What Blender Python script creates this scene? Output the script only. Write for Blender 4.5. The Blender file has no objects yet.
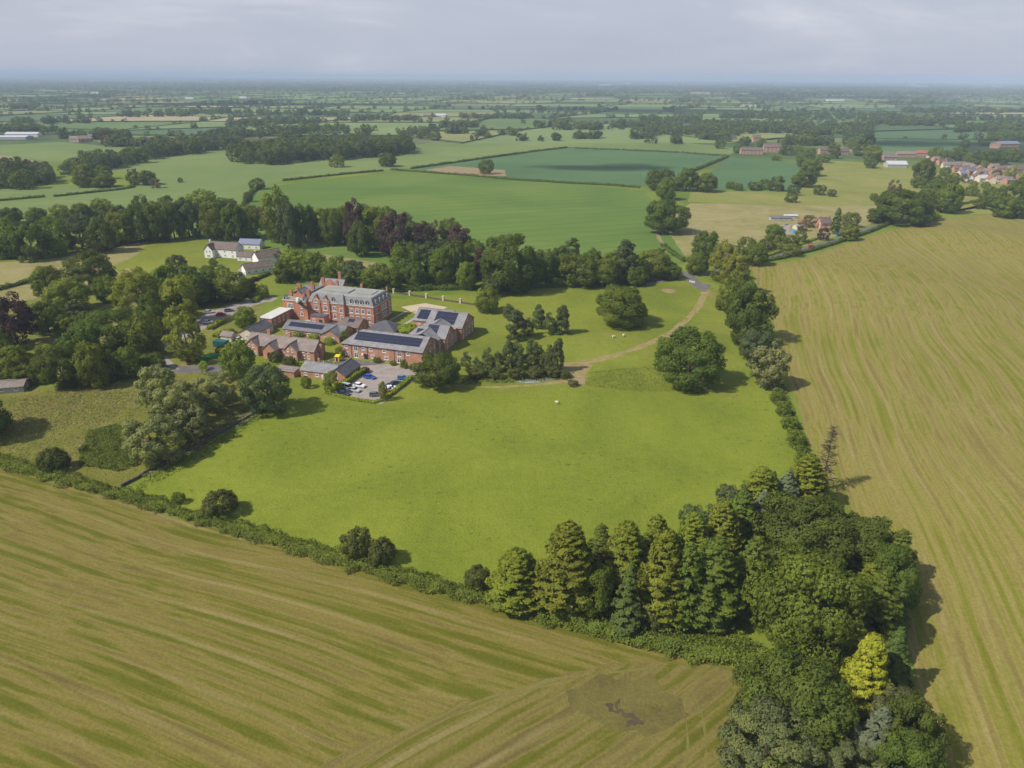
import bpy, bmesh, math, random
import numpy as np

random.seed(7)
RNG = np.random.default_rng(7)
C = bpy.context.scene.collection
R = math.radians

# ------------------------------------------------------------------ camera model
FPX, CAMH, PITCH, ROLL = 711.0, 110.0, R(23.4), 0.0063
W, H = 1024, 768

def ray(px, py):
    dx, dy = px - 512, py - 384
    u, v = dx + ROLL * dy, dy - ROLL * dx
    c, s = math.cos(PITCH), math.sin(PITCH)
    return (u, FPX * c - v * s, -FPX * s - v * c)

def G(px, py, z=0.0):
    d = ray(px, py)
    t = (z - CAMH) / d[2]
    return (d[0] * t, d[1] * t)

def ppm(px, py, z=0.0):                       # pixels per metre there
    d = ray(px, py)
    return FPX / ((z - CAMH) / d[2] * FPX)

# ------------------------------------------------------------------ scene basics
sc = bpy.context.scene
sc.render.resolution_x, sc.render.resolution_y = W, H
cam = bpy.data.cameras.new('camera')
cam.sensor_fit = 'HORIZONTAL'
cam.sensor_width = 36.0
cam.lens = FPX / W * 36.0
cam.clip_start, cam.clip_end = 1.0, 120000.0
camo = bpy.data.objects.new('camera', cam)
C.objects.link(camo)
camo.location = (0, 0, CAMH)
from mathutils import Matrix, Vector, Euler
camo.rotation_euler = (Euler((R(90) - PITCH, 0, 0)).to_matrix() @ Matrix.Rotation(math.atan(ROLL), 3, 'Z')).to_euler()
sc.camera = camo

SUN_EL, SHADOW_AZ = R(47), R(22)
sundir = Vector((-math.cos(SUN_EL) * math.cos(SHADOW_AZ), -math.cos(SUN_EL) * math.sin(SHADOW_AZ), math.sin(SUN_EL)))
sun = bpy.data.lights.new('sun', 'SUN')
sun.energy, sun.angle, sun.color = 4.7, R(0.6), (1.0, 0.93, 0.82)
suno = bpy.data.objects.new('sun', sun)
C.objects.link(suno)
suno.rotation_euler = sundir.to_track_quat('Z', 'Y').to_euler()
suno.location = (0, 0, 300)

vs = sc.view_settings
vs.view_transform, vs.look, vs.exposure, vs.gamma, vs.use_curve_mapping = 'Standard', 'None', 0.08, 1.0, False

# ------------------------------------------------------------------ node helper
class NT:
    def __init__(s, tree):
        s.t = tree
        tree.nodes.clear()
    def n(s, typ, props=None, **ins):
        nd = s.t.nodes.new(typ)
        for k, v in (props or {}).items():
            setattr(nd, k, v)
        for k, v in ins.items():
            s.put(nd.inputs[int(k[1:])] if k[0] == 'i' and k[1:].isdigit() else nd.inputs[k.replace('_', ' ')], v)
        return nd
    def put(s, sock, v):
        if isinstance(v, bpy.types.NodeSocket):
            s.t.links.new(v, sock)
        elif v is not None:
            if hasattr(sock.default_value, '__len__') and not isinstance(v, (float, int)):
                v = tuple(v) + ((1.0,) if len(sock.default_value) == 4 and len(v) == 3 else ())
            sock.default_value = v
    def pos(s):
        return s.n('ShaderNodeNewGeometry').outputs['Position']
    def obj(s):
        return s.n('ShaderNodeTexCoord').outputs['Object']
    def map(s, vec, rot=0.0, scale=(1, 1, 1), kind='TEXTURE', loc=(0, 0, 0)):
        return s.n('ShaderNodeMapping', {'vector_type': kind}, Vector=vec, Location=loc, Rotation=(0, 0, rot), Scale=scale).outputs[0]
    def noise(s, vec, scale=1.0, detail=4.0, rough=.55, dist=0.0):
        return s.n('ShaderNodeTexNoise', None, Vector=vec, Scale=scale, Detail=detail, Roughness=rough, Distortion=dist).outputs['Fac']
    def ncol(s, vec, scale=1.0, detail=2.0):
        return s.n('ShaderNodeTexNoise', None, Vector=vec, Scale=scale, Detail=detail).outputs['Color']
    def ramp(s, fac, stops, interp='LINEAR'):
        nd = s.n('ShaderNodeValToRGB', None, Fac=fac)
        cr = nd.color_ramp
        cr.interpolation = interp
        while len(cr.elements) > 1:
            cr.elements.remove(cr.elements[-1])
        for i, (p, c) in enumerate(stops):
            e = cr.elements[0] if i == 0 else cr.elements.new(p)
            e.position = p
            c = (c, c, c) if isinstance(c, (int, float)) else c
            e.color = tuple(c) + (1.0,)
        return nd.outputs['Color']
    def mix(s, fac, a, b, mode='MIX'):
        nd = s.n('ShaderNodeMix', {'data_type': 'RGBA', 'blend_type': mode})
        s.put(nd.inputs[0], fac); s.put(nd.inputs[6], a); s.put(nd.inputs[7], b)
        return nd.outputs[2]
    def math(s, op, a, b=None, c=None, clamp=False):
        nd = s.n('ShaderNodeMath', {'operation': op, 'use_clamp': clamp})
        for i, v in enumerate((a, b, c)):
            if v is not None:
                s.put(nd.inputs[i], v)
        return nd.outputs[0]
    def vadd(s, a, b, k):
        sub = s.n('ShaderNodeVectorMath', {'operation': 'SUBTRACT'}, i0=b, i1=(.5, .5, .5)).outputs[0]
        sca = s.n('ShaderNodeVectorMath', {'operation': 'SCALE'}, i0=sub, Scale=k).outputs[0]
        return s.n('ShaderNodeVectorMath', {'operation': 'ADD'}, i0=a, i1=sca).outputs[0]
    def bump(s, height, strength=.4, dist=.3):
        return s.n('ShaderNodeBump', None, Height=height, Strength=strength, Distance=dist).outputs[0]
    def out(s, shader):
        s.n('ShaderNodeOutputMaterial', None, Surface=shader)
    def pbr(s, color, rough=.9, normal=None, spec=.2, metal=0.0):
        nd = s.n('ShaderNodeBsdfPrincipled', None, Base_Color=color, Roughness=rough, Metallic=metal)
        nd.inputs['Specular IOR Level'].default_value = spec
        if normal is not None:
            s.put(nd.inputs['Normal'], normal)
        s.out(nd.outputs[0])
        return nd

MATS = {}
def newmat(name):
    m = bpy.data.materials.new(name)
    m.use_nodes = True
    MATS[name] = m
    return m, NT(m.node_tree)

# ------------------------------------------------------------------ materials: ground
def m_grass(name, dark, mid, light, straw=None, straw_amt=.0, big=.02, tuft=1.0, speck=0.0):
    m, t = newmat(name)
    p = t.pos()
    a = t.noise(p, big, 5, .6, .6)
    b = t.noise(p, .35, 4, .7)
    f = t.math('ADD', t.math('MULTIPLY', a, .75), t.math('MULTIPLY', b, .35))
    col = t.ramp(f, [(.36, dark), (.54, mid), (.72, light)])
    if straw is not None:
        k = t.ramp(t.noise(p, big * 2.3, 6, .68, 1.2), [(.5 - straw_amt, 0), (.72 - straw_amt, 1)])
        col = t.mix(k, col, straw)
    fine = t.noise(p, 1.6, 3, .75)
    col = t.mix(.55, col, t.ramp(fine, [(.25, .30), (.5, .52), (.75, .74)]), 'OVERLAY')
    if speck:
        v = t.ramp(t.noise(p, .55, 2, .5), [(.62, 0), (.70, 1)])
        v2 = t.ramp(t.noise(p, .03, 3, .6), [(.42, 0), (.6, 1)])
        col = t.mix(t.math('MULTIPLY', t.math('MULTIPLY', v, v2), speck), col, tuple(.38 * x for x in mid))
    nrm = t.bump(t.math('ADD', fine, t.math('MULTIPLY', b, 1.5)), .5 * tuft, .5)
    t.pbr(col, .95, nrm, .1)
    return m

m_grass('pasture', (.115, .149, .016), (.157, .195, .020), (.200, .233, .028), speck=.7)
m_grass('parkland', (.110, .145, .016), (.160, .190, .022), (.21, .235, .035), straw=(.21, .19, .06), straw_amt=-.06, speck=.5)
m_grass('lawn', (.12, .15, .018), (.165, .195, .025), (.21, .225, .04))
m_grass('rough_meadow', (.105, .125, .018), (.165, .170, .028), (.22, .20, .052), straw=(.22, .155, .06), straw_amt=.0, big=.09, tuft=2, speck=.6)
m_grass('yellow_meadow', (.135, .165, .030), (.190, .205, .045), (.245, .235, .070), straw=(.25, .225, .10), straw_amt=.0, big=.015)
m_grass('tan_meadow', (.17, .165, .05), (.235, .215, .08), (.29, .25, .11), straw=(.30, .255, .13), straw_amt=.02, big=.02)
m_grass('verge_grass', (.10, .13, .02), (.16, .18, .03), (.25, .21, .07), straw=(.26, .2, .09), straw_amt=0., big=.06, tuft=1.5)

def m_crop(name, dark, mid, light, ang, tram=18.0, patch=None):
    m, t = newmat(name)
    p = t.pos()
    f = t.math('ADD', t.math('MULTIPLY', t.noise(p, .006, 5, .55, .5), .8), t.math('MULTIPLY', t.noise(t.map(p, ang, (60, 4, 1)), 1.0, 3, .6), .3))
    col = t.ramp(f, [(.38, dark), (.55, mid), (.72, light)])
    wv = t.n('ShaderNodeTexWave', {'wave_type': 'BANDS', 'bands_direction': 'Y'}, Vector=t.map(p, ang, (tram * 3.2,) * 3), Scale=1.0, Distortion=.6, Detail=1.0).outputs['Fac']
    col = t.mix(t.math('MULTIPLY', t.ramp(wv, [(.93, 0), (.99, 1)]), .35), col, tuple(.75 * x for x in dark))
    if patch:
        k = t.ramp(t.noise(t.map(p, ang, (1.6, 1, 1)), .012, 5, .6, .8), [(.62, 0), (.74, 1)])
        col = t.mix(t.math('MULTIPLY', k, .8), col, patch)
    fine = t.noise(p, 1.2, 3, .7)
    col = t.mix(.3, col, t.ramp(fine, [(.25, .35), (.75, .68)]), 'OVERLAY')
    t.pbr(col, .95, t.bump(fine, .4, .4), .1)
    return m
m_crop('bright_crop', (.078, .135, .024), (.105, .170, .032), (.15, .200, .045), R(20), patch=(.19, .20, .06))
m_crop('pale_crop', (.115, .165, .048), (.145, .20, .060), (.180, .225, .070), R(-8))
m_crop('blue_crop', (.066, .128, .050), (.082, .150, .060), (.105, .170, .070), R(12))

def m_stubble(name, ang, green, straw, brown, wide, warp, gbias=.0, fine_w=.9, seed=0.0):
    m, t = newmat(name)
    p0 = t.n('ShaderNodeVectorMath', {'operation': 'ADD'}, i0=t.pos(), i1=(seed, seed * .7, 0)).outputs[0]
    p = t.vadd(p0, t.ncol(p0, .008, 1.0), warp)
    p = t.vadd(p, t.ncol(p0, .03, 1.0), .9)
    wide_n = t.noise(t.map(p, ang, (wide * 150, wide * .8, 1)), 1.0, 3, .55, .0)
    mid_n = t.noise(t.map(p, ang, (110, 1.7, 1)), 1.0, 3, .6)
    fine_n = t.noise(t.map(p, ang, (50, fine_w * .6, 1)), 1.0, 2, .6)
    big = t.noise(p0, .011, 5, .6, 1.0)
    patchy = t.noise(p0, .09, 5, .65)
    f = t.math('ADD', t.math('ADD', t.math('MULTIPLY', wide_n, .33), .085), t.math('MULTIPLY', mid_n, .34))
    f = t.math('ADD', f, t.math('MULTIPLY', fine_n, .2))
    f = t.math('ADD', f, t.math('MULTIPLY', patchy, .12))
    f = t.math('ADD', f, t.math('MULTIPLY', t.math('SUBTRACT', big, .5), .24 ))
    for per_, amp_ in ((11.0, .07), (2.9, .085)):
        wv_ = t.n('ShaderNodeTexWave', {'wave_type': 'BANDS', 'bands_direction': 'Y'}, Vector=t.map(p, ang, (per_ / .314,) * 3), Scale=1.0, Distortion=.5, Detail=1.0).outputs['Fac']
        f = t.math('ADD', f, t.math('MULTIPLY', t.math('SUBTRACT', wv_, .5), amp_))
    f = t.math('ADD', f, gbias - .08)
    col = t.ramp(f, [(.34, brown), (.42, tuple((a + b) / 2 for a, b in zip(brown, straw))), (.48, straw), (.525, tuple(.5 * a + .5 * b for a, b in zip(straw, green))), (.575, green), (.68, tuple(.85 * x for x in green))])
    # wheel lines
    wv = t.n('ShaderNodeTexWave', {'wave_type': 'BANDS', 'bands_direction': 'Y'}, Vector=t.map(p, ang, (28.0,) * 3), Scale=1.0, Distortion=.8, Detail=1.0).outputs['Fac']
    ln = t.math('MULTIPLY', t.ramp(wv, [(.94, 0), (.99, 1)]), t.ramp(t.noise(p0, .02, 3, .6), [(.4, 0), (.6, .55)]))
    col = t.mix(ln, col, tuple(.5 * a + .5 * b for a, b in zip(straw, (.32, .26, .14))))
    sp = t.noise(p0, 1.3, 3, .75)
    col = t.mix(.5, col, t.ramp(sp, [(.25, .30), (.5, .5), (.75, .72)]), 'OVERLAY')
    t.pbr(col, .95, t.bump(t.math('ADD', sp, mid_n), .5, .35), .1)
    return m
m_stubble('front_stubble', R(-20), (.110, .114, .013), (.184, .154, .040), (.122, .101, .028), 4.2, 18, gbias=.004)
m_stubble('headland_stubble', R(38), (.112, .112, .015), (.176, .148, .044), (.122, .101, .031), 3.0, 14, gbias=-.004, seed=90.0)
m_stubble('right_stubble', R(73.6), (.162, .166, .022), (.230, .197, .056), (.168, .138, .040), 5.5, 16, gbias=-.004, seed=300.0)

def m_plain(name, a, b, scale=.6, rough=.85, bump=.3, det=4, spec=.25, dist=.1):
    m, t = newmat(name)
    p = t.pos()
    f = t.noise(p, scale, det, .65)
    t.pbr(t.ramp(f, [(.3, a), (.7, b)]), rough, t.bump(t.noise(p, scale * 6, 3, .6), bump, dist), spec)
    return m
m_plain('tarmac', (.10, .095, .092), (.16, .15, .145), .25)
m_plain('car_park_gravel', (.23, .20, .18), (.33, .29, .265), .3)
m_grass('dirt_track', (.17, .165, .04), (.255, .205, .085), (.31, .25, .12), big=.25)
m_plain('bare_earth', (.20, .15, .075), (.30, .23, .12), .35)
m_plain('dark_earth', (.060, .050, .028), (.095, .075, .04), .4)
m_plain('pale_track', (.20, .165, .06), (.27, .215, .10), .5)
m_plain('green_track', (.13, .13, .02), (.19, .155, .05), .5)
m_plain('sand_gravel', (.42, .34, .23), (.50, .42, .30), .4)
m_plain('pond', (.24, .25, .24), (.32, .33, .32), .3, .25, .05)
m_plain('stone_path', (.28, .26, .22), (.38, .35, .3), .4)
m_plain('far_hill_grass', (.05, .08, .05), (.08, .11, .07), .001)

def m_far_ground():
    m, t = newmat('far_ground')
    p = t.pos()
    v = t.n('ShaderNodeTexVoronoi', {'feature': 'F1'}, Vector=t.map(p, .3, (420, 300, 1)), Scale=1.0, Randomness=.8)
    k = t.n('ShaderNodeSeparateColor', None, Color=v.outputs['Color']).outputs[0]
    col = t.ramp(k, [(0, (.05, .09, .03)), (.35, (.10, .16, .045)), (.6, (.15, .20, .06)), (.8, (.20, .20, .08)), (.93, (.30, .25, .13)), (1, (.12, .17, .06))])
    col = t.mix(t.ramp(t.noise(p, .003, 5, .7), [(.40, 0), (.6, 1)]), (.035, .055, .025), col)
    near = t.ramp(t.noise(p, .02, 5, .6), [(.35, (.10, .15, .018)), (.65, (.17, .21, .03))])
    y = t.n('ShaderNodeSeparateXYZ', None, Vector=p).outputs[1]
    k2 = t.math('MULTIPLY', t.math('SUBTRACT', y, 900.0), .004, clamp=True)
    t.pbr(t.mix(k2, near, col), .95, None, .1)
m_far_ground()

# ------------------------------------------------------------------ materials: leaves, buildings
def m_leaf(name, col, warm=(1.22, 1.16, .8), trans=.42, var=.45):
    m, t = newmat(name)
    a = t.n('ShaderNodeAttribute', {'attribute_name': 'tint', 'attribute_type': 'GEOMETRY'}).outputs['Fac']
    rnd = t.n('ShaderNodeObjectInfo').outputs['Random']
    c2 = tuple(min(1, x * w) for x, w in zip(col, warm))
    c1 = tuple(x * .72 for x in col)
    f = t.math('ADD', a, t.math('MULTIPLY', t.math('SUBTRACT', rnd, .5), var))
    c = t.ramp(f, [(.05, c1), (.5, col), (.95, c2)])
    hs = t.n('ShaderNodeHueSaturation', None, Color=c, Hue=t.math('ADD', t.math('MULTIPLY', rnd, .024), .488), Saturation=.95, Value=1.0).outputs[0]
    d = t.n('ShaderNodeBsdfDiffuse', None, Color=hs).outputs[0]
    tr = t.n('ShaderNodeBsdfTranslucent', None, Color=hs).outputs[0]
    g = t.n('ShaderNodeBsdfGlossy', None, Color=(1, 1, 1), Roughness=.55).outputs[0]
    ms = t.n('ShaderNodeMixShader', None, Fac=trans, i1=d, i2=tr).outputs[0]
    ms = t.n('ShaderNodeMixShader', None, Fac=.006, i1=ms, i2=g).outputs[0]
    t.out(ms)
LEAF = {
    'dark': (.130, .182, .022), 'mid': (.165, .222, .020), 'light': (.215, .270, .024), 'lime': (.270, .300, .028),
    'willow': (.300, .325, .110), 'copper': (.120, .072, .066), 'cypress': (.225, .262, .018), 'green_cypress': (.150, .205, .022),
    'gold': (.40, .44, .016), 'spruce': (.125, .180, .036), 'blue': (.180, .225, .125), 'pine': (.150, .190, .066),
    'hedge': (.140, .195, .022), 'bright': (.33, .41, .018), 'olive': (.145, .168, .034), 'bluegreen': (.135, .178, .062),
    'scots': (.185, .215, .075), 'brown': (.21, .165, .080), 'red': (.17, .05, .04), 'weed': (.180, .232, .026), 'far': (.120, .170, .050)}
for k, v in LEAF.items():
    m_leaf('leaf_' + k, v)

m_plain('bark', (.06, .045, .03), (.11, .085, .06), 1.5)
m_plain('dead_wood', (.30, .25, .19), (.42, .36, .29), 1.5)
m_plain('twig', (.17, .14, .10), (.24, .20, .15), 1.5)

def m_brick(name, a, b, mortar=(.36, .27, .22)):
    m, t = newmat(name)
    p = t.obj()
    nrm = t.n('ShaderNodeNewGeometry').outputs['Normal']
    # bricks: use u = x+y so that both wall directions get courses
    s = t.n('ShaderNodeSeparateXYZ', None, Vector=p)
    v = t.n('ShaderNodeCombineXYZ', None, X=t.math('ADD', s.outputs[0], s.outputs[1]), Y=s.outputs[2]).outputs[0]
    br = t.n('ShaderNodeTexBrick', None, Vector=v, Color1=a, Color2=b, Mortar=mortar, Scale=1.0)
    br.inputs['Brick Width'].default_value, br.inputs['Row Height'].default_value, br.inputs['Mortar Size'].default_value = .45, .15, .012
    k = t.noise(p, .35, 5, .65)
    c = t.mix(.6, br.outputs['Color'], t.ramp(k, [(.3, .28), (.7, .68)]), 'OVERLAY')
    t.pbr(c, .9, None, .2)
m_brick('red_brick', (.50, .255, .165), (.42, .195, .120))
m_brick('hall_brick', (.48, .195, .115), (.39, .145, .085))
m_brick('pale_brick', (.44, .25, .175), (.38, .20, .135))

def m_tiles(name, a, b, row=.35, rough=.8):
    m, t = newmat(name)
    p = t.obj()
    s = t.n('ShaderNodeSeparateXYZ', None, Vector=p)
    v = t.n('ShaderNodeCombineXYZ', None, X=t.math('ADD', s.outputs[0], s.outputs[1]), Y=s.outputs[2]).outputs[0]
    br = t.n('ShaderNodeTexBrick', None, Vector=v, Color1=a, Color2=b, Mortar=tuple(.6 * x for x in a), Scale=1.0)
    br.inputs['Brick Width'].default_value, br.inputs['Row Height'].default_value, br.inputs['Mortar Size'].default_value = .5, row * .5, .02
    c = t.mix(.7, br.outputs['Color'], t.ramp(t.noise(p, .4, 6, .75), [(.3, .28), (.7, .70)]), 'OVERLAY')
    t.pbr(c, rough, None, .35)
m_tiles('slate', (.155, .15, .165), (.19, .185, .20))
m_tiles('light_slate', (.22, .215, .23), (.27, .265, .275))
m_tiles('brown_tile', (.15, .115, .10), (.19, .145, .125))
m_tiles('weathered_tile', (.22, .18, .165), (.27, .225, .20))
m_tiles('orange_tile', (.36, .15, .09), (.30, .13, .08))
m_tiles('dark_slate', (.085, .085, .10), (.11, .11, .125))
m_plain('lead_roof', (.23, .235, .215), (.32, .325, .30), .25)
m_plain('stone', (.46, .39, .30), (.56, .48, .38), .5)
m_plain('render_white', (.72, .71, .69), (.80, .79, .77), .3)
m_plain('render_grey', (.50, .49, .46), (.60, .59, .56), .3)
m_plain('render_cream', (.55, .48, .38), (.62, .55, .44), .3)
m_plain('white_paint', (.74, .74, .73), (.8, .8, .79), .5, .6)
m_plain('barn_metal', (.42, .43, .45), (.50, .51, .53), .2, .6)
m_plain('blue_roof', (.16, .18, .26), (.20, .22, .31), .3, .6)
m_plain('old_stone', (.075, .065, .05), (.13, .115, .09), .8)
m_plain('grey_concrete', (.33, .32, .30), (.42, .41, .39), .4)
def m_simple(name, col, rough=.5, metal=0.0, spec=.5):
    m, t = newmat(name)
    f = t.noise(t.obj(), 3.0, 3, .6)
    t.pbr(t.mix(.15, col, t.ramp(f, [(.3, .35), (.7, .65)]), 'OVERLAY'), rough, None, spec, metal)
for nme, c in dict(paint_white=(.78, .78, .78), paint_silver=(.45, .47, .5), paint_blue=(.02, .07, .38), paint_darkblue=(.02, .035, .09), paint_red=(.48, .015, .02), paint_black=(.02, .02, .022), paint_grey=(.13, .14, .15), paint_sky=(.06, .22, .5)).items():
    m_simple(nme, c, .28)
m_simple('car_glass', (.02, .025, .03), .08)
m_simple('window_glass', (.035, .045, .055), .12)
m_simple('solar_panel', (.022, .026, .050), .22)
m_simple('tyre', (.02, .02, .02), .8)
m_simple('lamp_glass', (.7, .7, .68), .15)
m_simple('green_plastic', (.03, .30, .06), .5)
m_simple('maroon_plastic', (.20, .05, .04), .5)
m_simple('dark_green_plastic', (.01, .09, .10), .5)
m_simple('yellow_paint', (.72, .55, .03), .5)
m_simple('blue_plastic', (.08, .30, .62), .5)
m_simple('wool', (.62, .56, .45), .95)
m_simple('dark_door', (.03, .03, .035), .5)
m_simple('fence_wood', (.16, .12, .08), .9)

# ------------------------------------------------------------------ object helpers
def tag(o, label=None, cat=None, group=None, kind=None):
    if label: o['label'] = label
    if cat: o['category'] = cat
    if group: o['group'] = group
    if kind: o['kind'] = kind
    return o

def empty(name, loc, rz=0.0, scale=None):
    o = bpy.data.objects.new(name, None)
    o.empty_display_size = 1.0
    C.objects.link(o)
    o.location, o.rotation_euler = loc, (0, 0, rz)
    if scale: o.scale = scale
    return o

def link(name, me, parent=None):
    o = bpy.data.objects.new(name, me)
    C.objects.link(o)
    if parent: o.parent = parent
    return o

class MB:
    def __init__(s):
        s.v, s.f, s.m = [], [], []
    def poly(s, pts, mi=0):
        b = len(s.v)
        s.v += [tuple(p) for p in pts]
        s.f.append(tuple(range(b, b + len(pts)))); s.m.append(mi)
    def solid(s, verts, faces, mi=0):
        b = len(s.v)
        s.v += [tuple(p) for p in verts]
        for f in faces:
            s.f.append(tuple(b + i for i in f)); s.m.append(mi)
    def box(s, x0, x1, y0, y1, z0, z1, mi=0):
        s.solid([(x0, y0, z0), (x1, y0, z0), (x1, y1, z0), (x0, y1, z0), (x0, y0, z1), (x1, y0, z1), (x1, y1, z1), (x0, y1, z1)],
                [(0, 3, 2, 1), (4, 5, 6, 7), (0, 1, 5, 4), (1, 2, 6, 5), (2, 3, 7, 6), (3, 0, 4, 7)], mi)
    def slab(s, quad, th, mi=0):              # a thick sheet from a planar polygon, thickened upward along its normal
        a, b, c = Vector(quad[0]), Vector(quad[1]), Vector(quad[2])
        n = (b - a).cross(c - a).normalized()
        if n.z < 0:
            quad = list(reversed(quad)); n = -n
        k = len(quad)
        lo = [Vector(q) for q in quad]; hi = [q + n * th for q in lo]
        fs = [tuple(range(k - 1, -1, -1)), tuple(range(k, 2 * k))] + [(i, (i + 1) % k, k + (i + 1) % k, k + i) for i in range(k)]
        s.solid(lo + hi, fs, mi)
    def prism(s, pts, axis, a0, a1, mi=0):    # pts: (p, z) outline extruded along x or y
        k = len(pts)
        mk = (lambda p, a: (a, p[0], p[1])) if axis == 'x' else (lambda p, a: (p[0], a, p[1]))
        vs = [mk(p, a0) for p in pts] + [mk(p, a1) for p in pts]
        fs = [tuple(range(k)), tuple(range(2 * k - 1, k - 1, -1))] + [(i, k + i, k + (i + 1) % k, (i + 1) % k) for i in range(k)]
        s.solid(vs, fs, mi)
    def tube(s, p0, p1, r0, r1, n=7, mi=0):
        p0, p1 = Vector(p0), Vector(p1)
        d = (p1 - p0).normalized()
        a = d.orthogonal().normalized(); b = d.cross(a)
        vs = []
        for p, r in ((p0, r0), (p1, r1)):
            for i in range(n):
                t = 2 * math.pi * i / n
                vs.append(p + (a * math.cos(t) + b * math.sin(t)) * r)
        fs = [(i, (i + 1) % n, n + (i + 1) % n, n + i) for i in range(n)] + [tuple(range(n - 1, -1, -1)), tuple(range(n, 2 * n))]
        s.solid(vs, fs, mi)
    def mesh(s, name, mats):
        me = bpy.data.meshes.new(name)
        me.from_pydata(s.v, [], s.f)
        for m in ([mats] if isinstance(mats, str) else mats):
            me.materials.append(MATS[m])
        for p, mi in zip(me.polygons, s.m):
            p.material_index = mi
        bm = bmesh.new(); bm.from_mesh(me)
        bmesh.ops.recalc_face_normals(bm, faces=bm.faces)
        bm.to_mesh(me); bm.free()
        return me
    def build(s, name, mats, parent=None):
        return link(name, s.mesh(name, mats), parent)

def quads_mesh(name, V, tint, mats, midx=None):
    """V: (n,4,3) quads"""
    n = len(V)
    me = bpy.data.meshes.new(name)
    me.vertices.add(n * 4)
    me.vertices.foreach_set('co', np.ascontiguousarray(V, dtype=np.float32).reshape(-1))
    me.loops.add(n * 4)
    me.loops.foreach_set('vertex_index', np.arange(n * 4, dtype=np.int32))
    me.polygons.add(n)
    me.polygons.foreach_set('loop_start', np.arange(0, n * 4, 4, dtype=np.int32))
    for m in ([mats] if isinstance(mats, str) else mats):
        me.materials.append(MATS[m])
    if midx is not None:
        me.polygons.foreach_set('material_index', np.asarray(midx, dtype=np.int32))
    at = me.attributes.new('tint', 'FLOAT', 'FACE')
    at.data.foreach_set('value', np.ascontiguousarray(tint, dtype=np.float32))
    me.update(calc_edges=True)
    return me

def unit(a):
    return a / np.maximum(np.linalg.norm(a, axis=-1, keepdims=True), 1e-9)

def leaf_quads(P, N, size, rng, jit=.6, aspect=1.5):
    n = len(P)
    N = unit(N + jit * rng.normal(size=(n, 3)))
    T = unit(np.cross(N, rng.normal(size=(n, 3))))
    B = np.cross(N, T)
    s = (np.asarray(size) * rng.uniform(.6, 1.4, n))[:, None]
    a, b = T * s * aspect * .5, B * s * .5
    return np.stack([P - a, P - b * 1.0, P + a, P + b * 1.0], axis=1)

def sphere_dirs(n, rng):
    i = np.arange(n) + .5
    z = 1 - 2 * i / n
    ph = i * 2.399963 + rng.uniform(0, 6)
    r = np.sqrt(1 - z * z)
    d = np.stack([r * np.cos(ph), r * np.sin(ph), z], 1)
    return unit(d + rng.normal(size=(n, 3)) * .18)

def crown_broad(rng, n, ratio, lobes=44, lr=(.12, .20), bottom=.03, leaf=.024, flat=.82, top=1.0, gap=.0, spread=(.74, 1.0), taper=0.0, tufts=0, tuft_r=.03):
    hz = ratio * (1 - bottom) / 2
    cz = ratio * bottom + hz
    d = sphere_dirs(lobes, rng)
    d = d[d[:, 2] > -.93]
    k = rng.uniform(*spread, len(d))
    # irregular outline: a few low-frequency swellings
    sw = np.ones(len(d))
    for _ in range(5):
        q = unit(rng.normal(size=3))
        sw += rng.uniform(-.16, .16) * np.clip(d @ q, 0, 1) ** 2
    r = rng.uniform(*lr, len(d))
    k = k * sw
    pw = 2.6
    bx = ((1 - np.abs(d[:, 2]) ** pw) ** (1 / pw) / np.maximum(np.sqrt(1 - d[:, 2] ** 2), .05))
    bx = np.where(d[:, 2] < 0, np.clip(bx, 1, 2.2), 1 + .4 * (np.clip(bx, 1, 2) - 1)) * (1 - taper * (d[:, 2] + 1) * .5)
    lc = np.stack([d[:, 0] * bx * (.5 - r * .55) * k / .85, d[:, 1] * bx * (.5 - r * .55) * k / .85, cz + d[:, 2] * (hz - r * .4) * k / .85 * top], 1)
    if gap:
        keep = rng.uniform(size=len(d)) > gap
        lc, d, r = lc[keep], d[keep], r[keep]
    w = r ** 2 / np.sum(r ** 2)
    fl = np.array([1, 1, flat])
    tl = rng.uniform(.2, .8, len(r))
    if not tufts:
        li = rng.choice(len(r), n, p=w)
        v = unit(rng.normal(size=(n, 3)) + .55 * d[li])
        P = lc[li] + v * (r[li] * rng.uniform(.72, 1.06, n))[:, None] * fl
        tint = np.clip(tl[li] + rng.normal(size=n) * .16, 0, 1)
        return leaf_quads(P, v, leaf, rng, jit=.38), tint
    # twig tufts on the boughs, leaves on the tufts, and a fill of leaves inside the boughs
    ti = rng.choice(len(r), tufts, p=w)
    tv = unit(rng.normal(size=(tufts, 3)) + .6 * d[ti])
    tc = lc[ti] + tv * (r[ti] * rng.uniform(.84, 1.03, tufts))[:, None] * fl
    tr = rng.uniform(.6, 1.35, tufts) * tuft_r
    tt = np.clip(tl[ti] + rng.normal(size=tufts) * .14, 0, 1)
    nt = int(n * .68)
    q = rng.choice(tufts, nt, p=tr ** 2 / np.sum(tr ** 2))
    v = unit(rng.normal(size=(nt, 3)) + .8 * tv[q] + np.array([0, 0, .25]))
    P = tc[q] + v * (tr[q] * rng.uniform(.5, 1.1, nt))[:, None] * np.array([1, 1, .75])
    tint = np.clip(tt[q] + rng.normal(size=nt) * .10, 0, 1)
    A = leaf_quads(P, v * .45 + tv[q] * .5 + d[ti][q] * .25, leaf, rng, jit=.28)
    nf = n - nt
    li = rng.choice(len(r), nf, p=w)
    v = unit(rng.normal(size=(nf, 3)) + .5 * d[li])
    P = lc[li] + v * (r[li] * rng.uniform(.6, .92, nf))[:, None] * fl
    B = leaf_quads(P, v + d[li] * .4, leaf * 1.35, rng, jit=.3)
    return np.concatenate([A, B]), np.concatenate([tint, np.clip(tl[li] + rng.normal(size=nf) * .1, 0, 1)])

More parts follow.
